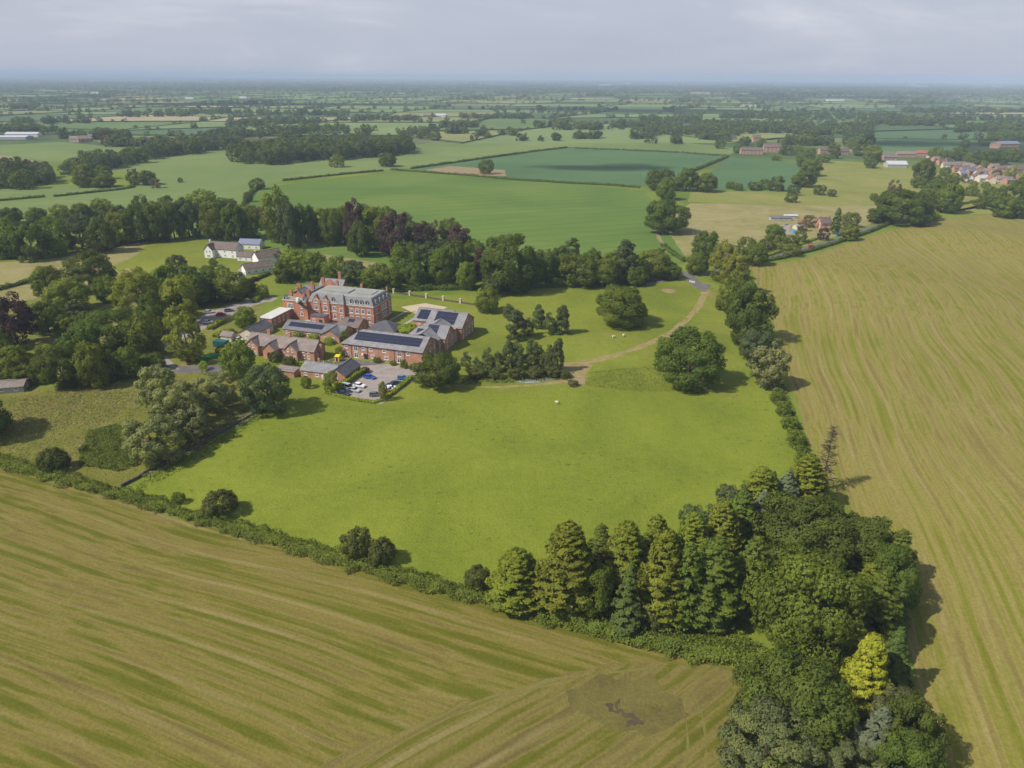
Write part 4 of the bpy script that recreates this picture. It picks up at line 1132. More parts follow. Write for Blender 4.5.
# -- main hall
b = cbld('victorian_hall', 'tall Victorian red-brick hall with slate mansard, chimneys and stone-framed windows', 'building', -62, 49)
m = MB(); m.box(-77, -41.8, 40, 59, -.2, 9.2); m.box(-90, -76.8, 38.4, 58, -.2, 8.9); b.part('wall', m, 'hall_brick')
m = MB()   # stone bands
for z in (.9, 4.9, 8.7):
    m.box(-77.1, -41.7, 39.85, 39.995, z, z + .28); m.box(-41.795, -41.6, 39.9, 59.1, z, z + .28)
m.box(-77.2, -41.4, 39.6, 59.3, 9.205, 9.45); m.box(-90.3, -77.25, 38.1, 58.2, 8.905, 9.15)
b.part('stone_band', m, 'stone')
m = MB()   # mansard with flat lead top
def mansard(mb, x0, x1, y0, y1, z0, z1, ins):
    mb.solid([(x0, y0, z0), (x1, y0, z0), (x1, y1, z0), (x0, y1, z0), (x0 + ins, y0 + ins, z1), (x1 - ins, y0 + ins, z1), (x1 - ins, y1 - ins, z1), (x0 + ins, y1 - ins, z1)],
             [(0, 1, 5, 4), (1, 2, 6, 5), (2, 3, 7, 6), (3, 0, 4, 7), (0, 3, 2, 1), (4, 5, 6, 7)])
mansard(m, -76.8, -41.8, 40.1, 58.9, 9.46, 12.7, 1.5)
b.part('mansard_roof', m, 'light_slate')
m = MB(); m.box(-74.8, -43.8, 42.1, 56.9, 12.705, 13.0); m.box(-72, -58, 46, 53, 13.005, 13.5); m.box(-55, -46, 47, 54, 13.005, 13.3)
b.part('flat_roof', m, 'lead_roof')
m = MB(); m.box(-90, -77, 38.6, 57.8, 9.16, 9.5); m.box(-88, -78, 44, 50, 9.505, 11.2); b.part('flat_roof', m, 'lead_roof')
m = MB(); gable_roof(m, -88, -77.5, 52, 60, 9.4, 12.0, over=.2); b.part('roof', m, 'slate')
m = MB(); gable_walls(m, -88, -77.5, 52.2, 59.8, 9.4, 12.0); b.part('wall', m, 'hall_brick')
m = MB(); gable_walls(m, -83, -70, 60, 68, 10.2, 14); b.part('wall', m, 'hall_brick')
m = MB(); gable_roof(m, -83, -70, 60, 68, 10.2, 14); b.part('roof', m, 'light_slate')
m = MB(); m.box(-87, -80.5, 43, 49, 9.5, 11.4); b.part('wall', m, 'hall_brick')
m = MB(); gable_roof(m, -87, -80.5, 43, 49, 11.4, 13.2, 'y', over=.25); b.part('roof', m, 'slate')
m = MB(); gable_walls(m, -87, -80.5, 42.8, 43.4, 9.5, 13.1, 'y'); b.part('gable', m, 'hall_brick')
m = MB(); gable_roof(m, -79.5, -76, 44, 56, 9.6, 12.2, 'y', over=.2); b.part('roof', m, 'slate')
m = MB(); m.prism([(-80, 10), (-72, 10), (-72, 12.5), (-76, 15.2), (-80, 12.5)], 'y', 59.2, 60.0); b.part('gable', m, 'hall_brick')
# two brick gables on the front
for x in (-72.2, -67.2):
    m = MB(); m.prism([(x - 2.2, -.1), (x + 2.2, -.1), (x + 2.2, 10.2), (x + 1.5, 10.4), (x, 12.7), (x - 1.5, 10.4), (x - 2.2, 10.2)], 'y', 39.45, 42.4); b.part('gable', m, 'hall_brick')
    m = MB(); m.prism([(x - 1.7, 10.5), (x + 1.7, 10.5), (x, 12.95)], 'y', 42.41, 46.0); b.part('gable_roof', m, 'dark_slate')
    m = MB(); m.prism([(x - 2.3, 10.25), (x - 1.5, 10.42), (x, 12.72), (x + 1.5, 10.42), (x + 2.3, 10.25), (x + 2.3, 10.45), (x + 1.55, 10.65), (x, 12.98), (x - 1.55, 10.65), (x - 2.3, 10.45)], 'y', 39.3, 39.44); b.part('coping', m, 'stone')
    b.win(x, 39.43, 10.0, 2.1, 1.7, bars=2); b.win(x, 39.43, 6.7, 2.3, 2.4, bars=2); b.win(x, 39.43, 2.9, 2.1, 2.2, bars=2)
# the canted bay with lead turret
m = MB()
bay = [(-60.6, 40), (-59.8, 38.6), (-56.6, 38.6), (-55.8, 40)]
m.solid([(x, y, -.1) for x, y in bay] + [(x, y, 9.5) for x, y in bay], [(0, 1, 5, 4), (1, 2, 6, 5), (2, 3, 7, 6), (4, 5, 6, 7), (3, 0, 4, 7), (3, 2, 1, 0)]); b.part('bay', m, 'hall_brick')
m = MB(); m.solid([(-60.8, 41.5, 9.6), (-60, 38.4, 9.6), (-56.4, 38.4, 9.6), (-55.6, 41.5, 9.6), (-58.2, 41.4, 14.2)], [(0, 1, 4), (1, 2, 4), (2, 3, 4), (3, 0, 4), (3, 2, 1, 0)]); b.part('turret', m, 'light_slate')
b.win(-58.2, 38.58, 6.6, 1.7, 2.4, bars=1); b.win(-58.2, 38.58, 2.9, 1.7, 2.4, bars=1)
for x in (-62.6, ):
    b.win(x, 39.97, 6.7, 1.8, 2.3); b.win(x, 39.97, 2.9, 1.8, 2.3)
for x in (-53.4, -50.3, -47.3, -44.2):
    b.win(x, 39.97, 6.7, 1.7, 2.3); b.win(x, 39.97, 2.9, 1.7, 2.2)
for y, w in ((43, 1.7), (49, 1.4), (51, 1.4), (53, 1.4), (57, 1.5)):
    b.win(-41.58 if False else -41.78, y, 6.7, w, 2.4, 'right'); b.win(-41.78, y, 2.9, w, 2.4, 'right')
# dormers
def dormer(x, y, face, z=10.0):
    m = MB()
    m.box(-.75, .75, -.2, 1.5, 0, 1.5)
    o = m.build('dormer', 'white_paint', b.o)
    o.location = (x - b.dx, y - b.dy, z); o.rotation_euler = (0, 0, FACE[face])
    p = MB(); p.box(-.55, .55, -.24, -.201, .25, 1.3); p.build('pane', 'window_glass', o)
    g = MB(); g.prism([(-.95, 1.5), (.95, 1.5), (0, 2.15)], 'y', -.35, 1.9); g.build('dormer_roof', 'slate', o)
for x in (-53.6, -50.9, -48.2, -45.4, -63.4): dormer(x, 40.4, 'front')
for x in (-89, -78.4): dormer(x, 38.9, 'front', 9.2)
for y in (44, 48, 52, 56): dormer(-42.1, y, 'right')
for (x, y, z0, z1, w) in ((-73.6, 66, 12, 17.4, 1.5), (-80.5, 60.9, 11, 15.2, 1.5), (-90.6, 54.5, 9.4, 12.8, 2.0), (-86.3, 46.0, 9.5, 13.6, 1.6), (-77.4, 42, 9.4, 14.2, 1.6), (-84, 56, 11, 14, 1.3), (-79.6, 50, 11, 14.6, 1.3), (-88.6, 44, 9.4, 12.4, 1.4), (-70.5, 57.5, 12.6, 15.2, 1.2), (-57, 58, 12.6, 14.8, 1.0), (-43.2, 58, 12.4, 14.4, .6)):
    chimney(b, x, y, z0, z1, w, 1.1)
for (x, y) in ((-42, 40.3), (-42, 58.7)):
    m = MB(); m.tube((x, y, 9.5), (x, y, 11.6), .3, .08, 6); b.part('finial', m, 'lead_roof')
b.win(-86, 38.37, 6.4, 3.2, 2.6, bars=3); b.win(-79.6, 38.37, 6.4, 1.2, 1.6); b.win(-87, 38.37, 2.6, 1.5, 2.0); b.win(-80, 38.37, 2.8, 1.6, 2.0)
m = MB(); m.slab([(-81, 38.0, 8.6), (-81, 36.8, 8.6), (-70, 36.8, 4.2), (-70, 38.0, 4.2)], .2)
m.box(-81.2, -79.6, 36.8, 38.2, 8.6, 8.8)
for i in range(9): m.tube((-80.6 + i * 1.3, 36.8, 8.7 - i * .52), (-80.6 + i * 1.3, 36.8, 9.7 - i * .52), .05, .05, 5)
m.slab([(-81, 36.75, 9.5), (-81, 36.85, 9.5), (-70, 36.85, 5.1), (-70, 36.75, 5.1)], .08)
b.part('fire_escape', m, 'dark_door')
m = MB(); m.box(-81.5, -80.3, 36.9, 38.3, 8.85, 11.0); b.part('stair_door', m, 'white_paint')

# -- low brick range with pale flat roof
b = cbld('flat_roofed_range', 'low red-brick range with a pale flat roof joined to the left of the hall', 'building', -88, 29)
m = MB(); m.box(-91.8, -85.5, 21.4, 38.2, -.2, 4.9); b.part('wall', m, 'hall_brick')
m = MB(); m.box(-92.1, -85.2, 21.1, 38.1, 4.905, 5.2); b.part('roof', m, 'render_grey')
for y in (24, 27.5, 31, 34.5): b.win(-85.48, y, 2.6, 1.3, 2.2, 'right')
for x in (-90, -87.4): b.win(x, 21.38, 2.6, 1.2, 1.8)
# -- single brick annexe with entrance in the court
b = cbld('entrance_annexe', 'small flat-roofed brick annexe with a dark arched doorway in the hall court', 'building', -68, 34.5)
m = MB(); m.box(-72, -64.5, 33, 37.5, -.1, 4.2); b.part('wall', m, 'hall_brick')
m = MB(); m.box(-72.2, -64.3, 32.8, 37.6, 4.205, 4.5); b.part('roof', m, 'dark_slate')
b.door(-66.5, 32.97, 1.8, 2.9); b.win(-70, 32.97, 2.3, 1.4, 1.6)

# -- single-storey middle range with solar strip
b = cbld('single_storey_range', 'single-storey brick range with one long solar strip and a front-facing gable', 'building', -62, 20)
m = MB(); gable_walls(m, -76, -45.5, 16, 26.5, 3, 5.6); gable_walls(m, -55.2, -45.6, 13.6, 20, 3.004, 5.5, 'y'); b.part('wall', m, 'pale_brick')
m = MB(); gable_roof(m, -76, -45.5, 16, 26.5, 3, 5.6); b.part('roof', m, 'slate')
m = MB(); gable_roof(m, -55.2, -45.6, 13.6, 21, 3, 5.58, 'y'); b.part('roof', m, 'slate')
m = MB(); slope_panel(m, -76, -45.5, 16, 26.5, 3, 5.6, 'front', -74, -56.2, .30, .80, rows=2); b.part('solar_panels', m, 'solar_panel')
for x in (-73.5, -69.5, -66.2, -62.3, -59.2): b.win(x, 15.97, 1.6, 1.6, 1.3)
for x in (-52.4, -48.4): b.win(x, 13.57, 1.7, 1.4, 1.5)
# -- dark tiled blocks right of it
b = cbld('tiled_block', 'dark tiled single-storey block between the hall and the solar range', 'building', -48, 31)
m = MB(); gable_walls(m, -51.8, -43.4, 27, 37.4, 3.1, 5.9); m.box(-56, -51.805, 27, 37.4, -.2, 3.09); b.part('wall', m, 'red_brick')
m = MB(); gable_roof(m, -56, -43.4, 27, 37.4, 3.1, 5.9, hip0=4); b.part('roof', m, 'brown_tile')
m = MB(); slope_panel(m, -56, -43.4, 27, 37.4, 3.1, 5.9, 'front', -50, -46.8, .5, .85, rows=1); b.part('rooflight', m, 'solar_panel')
for y in (30, 34): b.win(-43.38, y, 1.7, 1.2, 1.5, 'right')
b = cbld('pavilion', 'low square pavilion with a dark pyramid roof beside the court garden', 'building', -32, 33)
m = MB(); m.box(-38.6, -25.4, 27.6, 38, -.1, 3.0); b.part('wall', m, 'red_brick')
m = MB(); gable_roof(m, -38.6, -25.4, 27.6, 38, 3.0, 6.1, hip0=6.0, hip1=6.0); b.part('roof', m, 'dark_slate')
for x in (-36, -32, -28): b.win(x, 27.57, 1.6, 1.3, 1.4)

# -- cottages
b = cbld('cottage_row', 'row of brick cottages with three front gables and an arched entrance, grey tiled roof', 'building', -60, -5)
m = MB(); gable_walls(m, -76.6, -44, -9.4, -.6, 4.5, 8)
for x, p in ((-73, 7.4), (-54, 7.4)): m.prism([(x - 3, -.1), (x + 3, -.1), (x + 3, 4.5), (x, p), (x - 3, 4.5)], 'y', -11.2, -5)
x = -63.5; m.prism([(x - 3, -.1), (x - 1.1, -.1), (x - 1.1, 2.2), (x - .6, 2.9), (x, 3.2), (x + .6, 2.9), (x + 1.1, 2.2), (x + 1.1, -.1), (x + 3, -.1), (x + 3, 4.3), (x, 6.9), (x - 3, 4.3)], 'y', -12.6, -9)
b.part('wall', m, 'red_brick')
m = MB(); gable_roof(m, -76.6, -44, -9.4, -.6, 4.5, 8); b.part('roof', m, 'weathered_tile')
for x, y0, p, e in ((-73, -11.2, 7.4, 4.5), (-54, -11.2, 7.4, 4.5), (-63.5, -12.6, 6.9, 4.3)):
    m = MB(); gable_roof(m, x - 3, x + 3, y0, -5.2, e, p, 'y', over=.3); b.part('gable_roof', m, 'weathered_tile')
for x in (-74, -72, -55, -53): b.win(x, -11.22, 4.6, .85, 1.4, bars=0)
for x in (-75, -71.4, -55.6, -52.2): b.win(x, -11.22, 1.6, 1.1, 1.4)
for x in (-68.4, -58.6): b.win(x, -9.42, 1.7, 1.1, 1.4)
for x in (-49, -46.6): b.win(x, -9.42, 1.7, 1.2, 1.4); b.win(x, -9.42, 4.0, 1.0, .7)
b.win(-43.98, -5, 4.9, 1.1, 1.5, 'right'); b.win(-43.98, -6.5, 1.8, 1.1, 1.5, 'right'); b.win(-43.98, -3, 1.8, 1.1, 1.5, 'right')
b.door(-63.5, -9.1, 1.4, 2.2, mat='white_paint')
for x in (-67.8, -57.8): chimney(b, x, -5, 7, 10.2, 1.3, .9, 'red_brick')
chimney(b, -42.8, -11.6 + 6, 0, 6.6, 1.0, .8, 'red_brick', 1)

# -- garage range
b = cbld('garage_range', 'low brick garage range of two grey roofs beside the small car park', 'building', -31, -20)
m = MB(); gable_walls(m, -40.6, -27, -25, -16.6, 2.9, 5); gable_walls(m, -28.2, -20.6, -25.6, -13.2, 3.0, 5.2, 'y'); b.part('wall', m, 'red_brick')
m = MB(); gable_roof(m, -40.6, -26, -25, -16.6, 2.9, 5, over=.3); b.part('roof', m, 'light_slate')
m = MB(); gable_roof(m, -28.2, -20.6, -25.6, -13.2, 3.0, 5.22, 'y', over=.3); b.part('roof', m, 'dark_slate')
for x in (-38.4, -33.2): b.win(x, -25.02, 1.5, 1.4, 1.2)
b.door(-30.4, -25.02, 1.7, 2.1, mat='white_paint'); b.win(-24.4, -25.62, 1.6, 1.2, 1.2)
b.win(-20.58, -18, 1.4, .9, 1.6, 'right', 0)
chimney(b, -35.2, -19.6, 4, 6.4, .8, .8, 'red_brick', 1)
b = cbld('brick_shed', 'low brick shed with a pale flat roof left of the garage range', 'building', -47, -25)
m = MB(); m.box(-51, -42.5, -27, -23, -.1, 2.3); b.part('wall', m, 'red_brick')
m = MB(); m.slab([(-51.3, -27.3, 2.32), (-42.2, -27.3, 2.32), (-42.2, -22.7, 2.9), (-51.3, -22.7, 2.9)], .12); b.part('roof', m, 'weathered_tile')
# -- outbuildings left
b = cbld('dark_roofed_barn', 'cream-ended outbuilding with a plain dark slate roof left of the cottages', 'building', -87, 12)
m = MB(); gable_walls(m, -91.6, -83.2, 5, 19, 3, 5.2, 'y'); b.part('wall', m, 'render_cream')
m = MB(); gable_roof(m, -91.6, -83.2, 5, 19, 3, 5.2, 'y'); b.part('roof', m, 'dark_slate')
b.win(-87.4, 4.97, 1.6, 1.2, 1.3)
b = cbld('small_shed', 'small brown-roofed shed beside the blue container', 'building', -95, 3)
m = MB(); gable_walls(m, -98, -92.4, .5, 5, 2.4, 3.8); b.part('wall', m, 'render_cream')
m = MB(); gable_roof(m, -98, -92.4, .5, 5, 2.4, 3.8); b.part('roof', m, 'weathered_tile')
b.win(-95, .47, 1.4, 1, .9)

# garden and court surfaces beside the hall
def cpoly(name, uv, mat, z): return field(name, None, mat, z, world=[cw(*p) for p in uv], amp=0)
cpoly('car_park', [(-25, -8.5), (-14, -2.2), (2.5, -2.2), (4, -8), (1.5, -39), (-20.5, -37.5), (-22, -26)], 'car_park_gravel', .046)
cpoly('front_drive', [(-45, -13), (-37, -2.0), (-14.01, -2.0), (-25.01, -8.5), (-27, -13)], 'tarmac', .050)
cpoly('terrace', [(-43, 72), (-34, 82), (-20, 79), (-22, 66), (-32, 64)], 'sand_gravel', .048)
cpoly('garden_path', [(-40, 44), (-38.4, 44), (-36.4, 66), (-38.2, 66)], 'stone_path', .052)
cpoly('garden_path', [(-31, 38), (-29.4, 38), (-27, 64), (-28.8, 64)], 'stone_path', .054)
cpoly('courtyard', [(-78, 26.6), (-44, 26.6), (-42, 40), (-78, 40)], 'grey_concrete', .044)

# garden wall with piers behind the park side of the hall
w0, w1 = np.array(G(393, 293)), np.array(G(479, 306))
gw = empty('garden_wall', (w0[0], w0[1], 0), math.atan2(*(w1 - w0)[::-1]))
tag(gw, 'low garden wall with pale stone piers behind the hall lawn', 'wall')
LW = float(np.linalg.norm(w1 - w0))
m = MB(); m.box(0, LW, -.2, .2, -.2, .9); m.build('wall', 'old_stone', gw)
for i in range(6):
    x = LW * (i + .05) / 5.1
    m = MB(); m.box(x - .5, x + .5, -.5, .5, -.2, 2.3); m.box(x - .62, x + .62, -.62, .62, 2.3, 2.55); m.build('pier', 'stone', gw)
# dark stone wall along the left edge of the pasture
def stone_wall(name, label, px, h, wd, mat):
    pts = np.array([G(*p) for p in px])
    mb = MB()
    sm = []
    for i in range(len(pts) - 1):
        n = max(2, int(np.linalg.norm(pts[i + 1] - pts[i]) / 2.2))
        for j in range(n): sm.append(pts[i] + (pts[i + 1] - pts[i]) * j / n + RNG.normal(size=2) * .12)
    sm.append(pts[-1]); sm = np.array(sm)
    d = unit(np.gradient(sm, axis=0)); nr = np.stack([-d[:, 1], d[:, 0]], 1) * wd / 2
    n = len(sm); hs = h * (1 + RNG.normal(size=n) * .10)
    for q, z in ((sm + nr, None), (sm + nr * .8, hs), (sm - nr * .8, hs), (sm - nr, None)):
        mb.v += [(q[i][0], q[i][1], -.2 if z is None else z[i]) for i in range(n)]
    for k in range(3):
        mb.f += [(k * n + i, k * n + i + 1, (k + 1) * n + i + 1, (k + 1) * n + i) for i in range(n - 1)]
    mb.f += [(0, n, 2 * n, 3 * n), (n - 1, 4 * n - 1, 3 * n - 1, 2 * n - 1)]
    mb.m = [0] * len(mb.f)
    return tag(mb.build(name, mat), label, 'wall')
stone_wall('stone_wall', 'long dark stone wall along the left edge of the pasture', [(122, 487), (145, 474), (170, 460), (205, 443), (236, 424), (254, 415)], .95, .6, 'old_stone')

# -- generic houses
def house(name, label, px, py, w, d, e, r, rot, walls='render_white', roof='brown_tile', group=None, hip=0, chim=1, rows=2, cols=3, cat='house', detail=True, axis='x', wins=True):
    b = Bld(name, label, cat, G(px, py), R(rot), group)
    m = MB(); gable_walls(m, -w / 2, w / 2, -d / 2, d / 2, e, r) if not hip else m.box(-w / 2, w / 2, -d / 2, d / 2, -.2, e); b.part('wall', m, walls)
    m = MB(); gable_roof(m, -w / 2, w / 2, -d / 2, d / 2, e, r, hip0=hip, hip1=hip); b.part('roof', m, roof)
    if wins:
        for i in range(cols):
            for j in range(rows):
                x = -w / 2 + w * (i + .5) / cols; z = 1.5 + j * 2.6
                if detail: b.win(x, -d / 2 - .02, z, 1.3, 1.2)
                else:
                    mm = MB(); mm.box(x - .6, x + .6, -d / 2 - .05, -d / 2 + .05, z - .6, z + .6); b.part('window', mm, 'window_glass')
        if detail:
            for j in range(rows): b.win(w / 2 + .02, 0, 1.5 + j * 2.6, 1.3, 1.2, 'right'); b.win(-w / 2 - .02, -d / 4, 1.5 + j * 2.6, 1.2, 1.2, 'left')
    for i in range(chim):
        x = (-w / 2 + .7) if i == 0 else (w / 2 - .7)
        if detail: chimney(b, x, 0, r - 1, r + 1.1, .8, .7, walls if 'brick' in walls else 'render_white', 1)
        else:
            mm = MB(); mm.box(x - .45, x + .45, -.4, .4, r - 1, r + 1.0); b.part('chimney', mm, 'red_brick')
    return b
VW = 'white houses beyond the left drive'
bb = house('white_house', 'large white house with gabled brown roof, leftmost of the white houses', 226, 256, 22, 9, 5.6, 9.2, -14, 'render_white', 'brown_tile', VW, chim=1, cols=4)
m = MB(); gable_walls(m, -10, -4, -8, -2, 5.4, 8.6, 'y'); bb.part('wall', m, 'render_white')
m = MB(); gable_roof(m, -10, -4, -8, -2, 5.4, 8.6, 'y'); bb.part('roof', m, 'brown_tile')
bb.win(-8.2, -8.02, 4.3, 1.2, 1.3); bb.win(-5.8, -8.02, 4.3, 1.2, 1.3); bb.win(-7, -8.02, 1.5, 2.4, 1.4, bars=2)
house('white_house', 'white house with a bluish grey roof, farthest right behind the large white house', 252, 248, 15, 8, 3.6, 6.2, -6, 'render_white', 'blue_roof', VW, chim=0, rows=1)
house('white_house', 'low white bungalow with a dark strip of windows in the middle of the white houses', 249, 260, 12, 7, 3.0, 5.0, -10, 'render_white', 'brown_tile', VW, chim=0, rows=1)
bb = house('white_house', 'white house with a bright blank gable and long brown roof, right of the bungalow', 268, 262, 16, 9, 4.2, 7.6, 42, 'render_white', 'brown_tile', VW, chim=1, rows=1)
house('white_house', 'nearest white house with a bright end wall and brown roof above the dark hedge', 258, 272, 17, 7, 3.6, 6.0, 38, 'render_white', 'brown_tile', VW, chim=0, rows=1, cols=4)
# cottage by the country road
bb = house('roadside_cottage', 'brick cottage with steep dark roof beside the country road', 823, 228, 9, 8, 4.6, 8.4, 8, 'red_brick', 'brown_tile', None, chim=2, cols=2)
house('brick_outhouse', 'small orange-roofed outhouse in the roadside cottage yard', 802, 225, 5, 5, 2.6, 4.2, -5, 'pale_brick', 'orange_tile', None, chim=0, rows=1, cols=1)
house('pale_outhouse', 'pale flat shed beside the orange-roofed outhouse', 798, 229, 6, 6, 2.6, 3.6, 20, 'render_cream', 'barn_metal', None, chim=0, rows=1, cols=1)
house('grey_barn', 'long low grey metal barn behind the cottage yard', 780, 220, 17, 6, 2.2, 3.2, -3, 'grey_concrete', 'slate', None, chim=0, rows=1, cols=4)
house('grey_barn', 'shorter pale metal barn right of the long grey barn', 790, 218, 11, 4, 2.2, 3.0, -3, 'grey_concrete', 'barn_metal', None, chim=0, rows=1, cols=2)
ribbon('yard_track', [(771, 229), (779, 227), (788, 224), (786, 230), (790, 236)], [3, 3, 5, 5, 4], 'car_park_gravel', .060)
# barn at the left edge
house('edge_barn', 'grey low barn cut by the left edge beside the rough meadow', 0, 390, 19, 8, 2.3, 3.4, 14, 'grey_concrete', 'weathered_tile', None, chim=0, rows=1, cols=4, cat='barn')

# farm and big brick houses right of the blue-green crop
FG = 'brick farm houses above the meadow'
house('farmhouse', 'long pinkish brick farmhouse, left of the two at the crop corner', 751, 154, 34, 12, 6, 10, -4, 'pale_brick', 'brown_tile', FG, chim=2, cols=6)
house('farmhouse', 'tall brick farmhouse with many chimneys at the crop corner', 771, 152, 26, 14, 8, 13, -6, 'pale_brick', 'brown_tile', FG, chim=2, cols=4, rows=3)
house('farmhouse', 'small brick house with dark slate roof above the long farmhouse', 730, 140, 22, 10, 5, 9, 5, 'pale_brick', 'dark_slate', FG, chim=1)
house('farmhouse', 'narrow brick house behind the two crop corner farmhouses', 756, 142, 14, 10, 8, 12, 0, 'pale_brick', 'brown_tile', FG, chim=1, cols=2)
house('farmhouse', 'brick pair with two chimneys, left of the meadow tree row top', 824, 154, 18, 10, 6.5, 10.5, 4, 'pale_brick', 'brown_tile', FG, chim=2)
house('farmhouse', 'brick house partly behind the dark trees above the meadow', 843, 155, 14, 9, 6, 10, 4, 'pale_brick', 'brown_tile', FG, chim=1)
house('farmhouse', 'buff farmhouse roof just showing in the trees left of the far blue field', 848, 134, 16, 10, 6, 9, 0, 'render_cream', 'orange_tile', FG, chim=0)
house('farm_barn', 'pale grey wide barn beside the lane trees of the village', 895, 167, 26, 14, 4, 8, -2, 'grey_concrete', 'barn_metal', None, chim=0, rows=1, cat='barn')
house('farm_barn', 'slate-roofed barn behind the pale grey wide barn', 889, 160, 20, 11, 4.5, 8, -2, 'pale_brick', 'slate', None, chim=0, rows=1, cat='barn')
house('farm_barn', 'long pinkish barn with tiled roof behind the village trees', 905, 157, 28, 10, 5, 8.4, -4, 'pale_brick', 'weathered_tile', None, chim=0, rows=1, cat='barn')
house('farm_barn', 'orange-walled barn right of the long pinkish barn', 921, 156, 20, 10, 5, 8.4, -6, 'pale_brick', 'orange_tile', None, chim=0, rows=1, cat='barn')
house('blue_roofed_farm', 'large blue-grey roofed farm building far right above the village', 1006, 147, 38, 16, 6, 10, 8, 'pale_brick', 'blue_roof', None, chim=0, rows=1, cat='barn')
house('blue_roofed_farm', 'small pink-gabled barn left of the large blue-grey roof', 994, 148, 14, 14, 6, 9, 60, 'pale_brick', 'blue_roof', None, chim=0, rows=1, cat='barn')
vil = [(935, 162, 'weathered_tile', 'pale_brick', 10), (930, 159, 'weathered_tile', 'render_cream', 14), (953, 168, 'weathered_tile', 'pale_brick', 12), (960, 168, 'weathered_tile', 'pale_brick', 12), (967, 169, 'weathered_tile', 'pale_brick', 12), (973, 171, 'weathered_tile', 'pale_brick', 12), (979, 172, 'weathered_tile', 'pale_brick', 12),
       (945, 168, 'weathered_tile', 'render_cream', 9), (970, 175, 'slate', 'pale_brick', 11), (979, 177, 'weathered_tile', 'render_cream', 12), (987, 175, 'weathered_tile', 'pale_brick', 12), (994, 176, 'weathered_tile', 'pale_brick', 12), (1001, 178, 'weathered_tile', 'pale_brick', 11), (981, 182, 'barn_metal', 'render_cream', 12), (990, 183, 'orange_tile', 'render_cream', 12), (1000, 183, 'weathered_tile', 'render_cream', 12), (967, 183, 'barn_metal', 'render_cream', 7), (961, 177, 'blue_roof', 'render_cream', 9),
       (1008, 172, 'weathered_tile', 'pale_brick', 12), (1015, 173, 'brown_tile', 'pale_brick', 12), (1022, 172, 'brown_tile', 'pale_brick', 12), (1030, 174, 'brown_tile', 'pale_brick', 12), (957, 172, 'brown_tile', 'red_brick', 11), (964, 173, 'slate', 'pale_brick', 11), (985, 169, 'brown_tile', 'pale_brick', 12), (993, 170, 'weathered_tile', 'red_brick', 12), (1000, 172, 'brown_tile', 'red_brick', 12), (976, 180, 'brown_tile', 'pale_brick', 11), (985, 180, 'slate', 'red_brick', 11), (995, 180, 'brown_tile', 'pale_brick', 11), (1006, 181, 'brown_tile', 'red_brick', 11), (940, 165, 'brown_tile', 'red_brick', 10), (948, 164, 'slate', 'pale_brick', 11), (1014, 179, 'slate', 'pale_brick', 11), (1007, 184, 'weathered_tile', 'pale_brick', 9)]
RN = {'orange_tile': 'orange-roofed', 'weathered_tile': 'brown-grey roofed', 'slate': 'slate-roofed', 'barn_metal': 'pale-roofed', 'blue_roof': 'blue-grey roofed', 'brown_tile': 'dark brown roofed'}
WN = {'pale_brick': 'pinkish brick', 'red_brick': 'red-brick', 'render_cream': 'cream', 'render_white': 'white'}
vc = {}
for x, y, rf, wl, w in sorted(vil):
    vc.setdefault((rf, wl), []).append((x, y, w))
for (rf, wl), ls in vc.items():
    for i, (x, y, w) in enumerate(ls):
        pos_ = 'only one of its look' if len(ls) == 1 else (ORD[i] + ' of its look')
        house('village_house', f'{RN[rf]} {WN[wl]} village house, {pos_} in the right-hand village', x, y, w, 8, 4.8, 8, random.choice((-8, 4, 10, 75)), wl, rf, 'village houses on the right', chim=1, cols=2, detail=False)
# left farms
house('greenhouse', 'wide pale glasshouse roof by the far left farm', 10, 139, 70, 26, 4, 6, 3, 'barn_metal', 'barn_metal', None, chim=0, wins=False, cat='barn')
house('greenhouse', 'long white shed behind the wide pale glasshouse', 24, 136.5, 60, 16, 5, 8, 3, 'render_white', 'barn_metal', None, chim=0, wins=False, cat='barn')
house('farmhouse', 'pink-gabled farmhouse beside the purple tree on the far left', 85, 142, 22, 14, 6, 11, 40, 'pale_brick', 'weathered_tile', None, chim=1)
house('farmhouse', 'pale-roofed farmhouse left of the pink-gabled farmhouse', 78, 142, 22, 14, 6, 10, 10, 'render_cream', 'weathered_tile', None, chim=1)
house('farm_barn', 'white-roofed shed right of the pink-gabled farmhouse', 96, 139, 24, 12, 5, 8, 0, 'render_white', 'barn_metal', None, chim=0, rows=1, cat='barn')
house('farmhouse', 'small pink-roofed house far off above the field oak', 428, 117, 26, 14, 6, 11, 0, 'pale_brick', 'weathered_tile', None, chim=1, detail=False)
house('farm_barn', 'small pale barn right of the pink-roofed far house', 440, 117, 36, 16, 5, 9, 0, 'render_white', 'barn_metal', None, chim=0, rows=1, cat='barn', detail=False)
plant('copper', 108, 137, 17, 14, 'round purple tree beside the far left farmhouses', None)
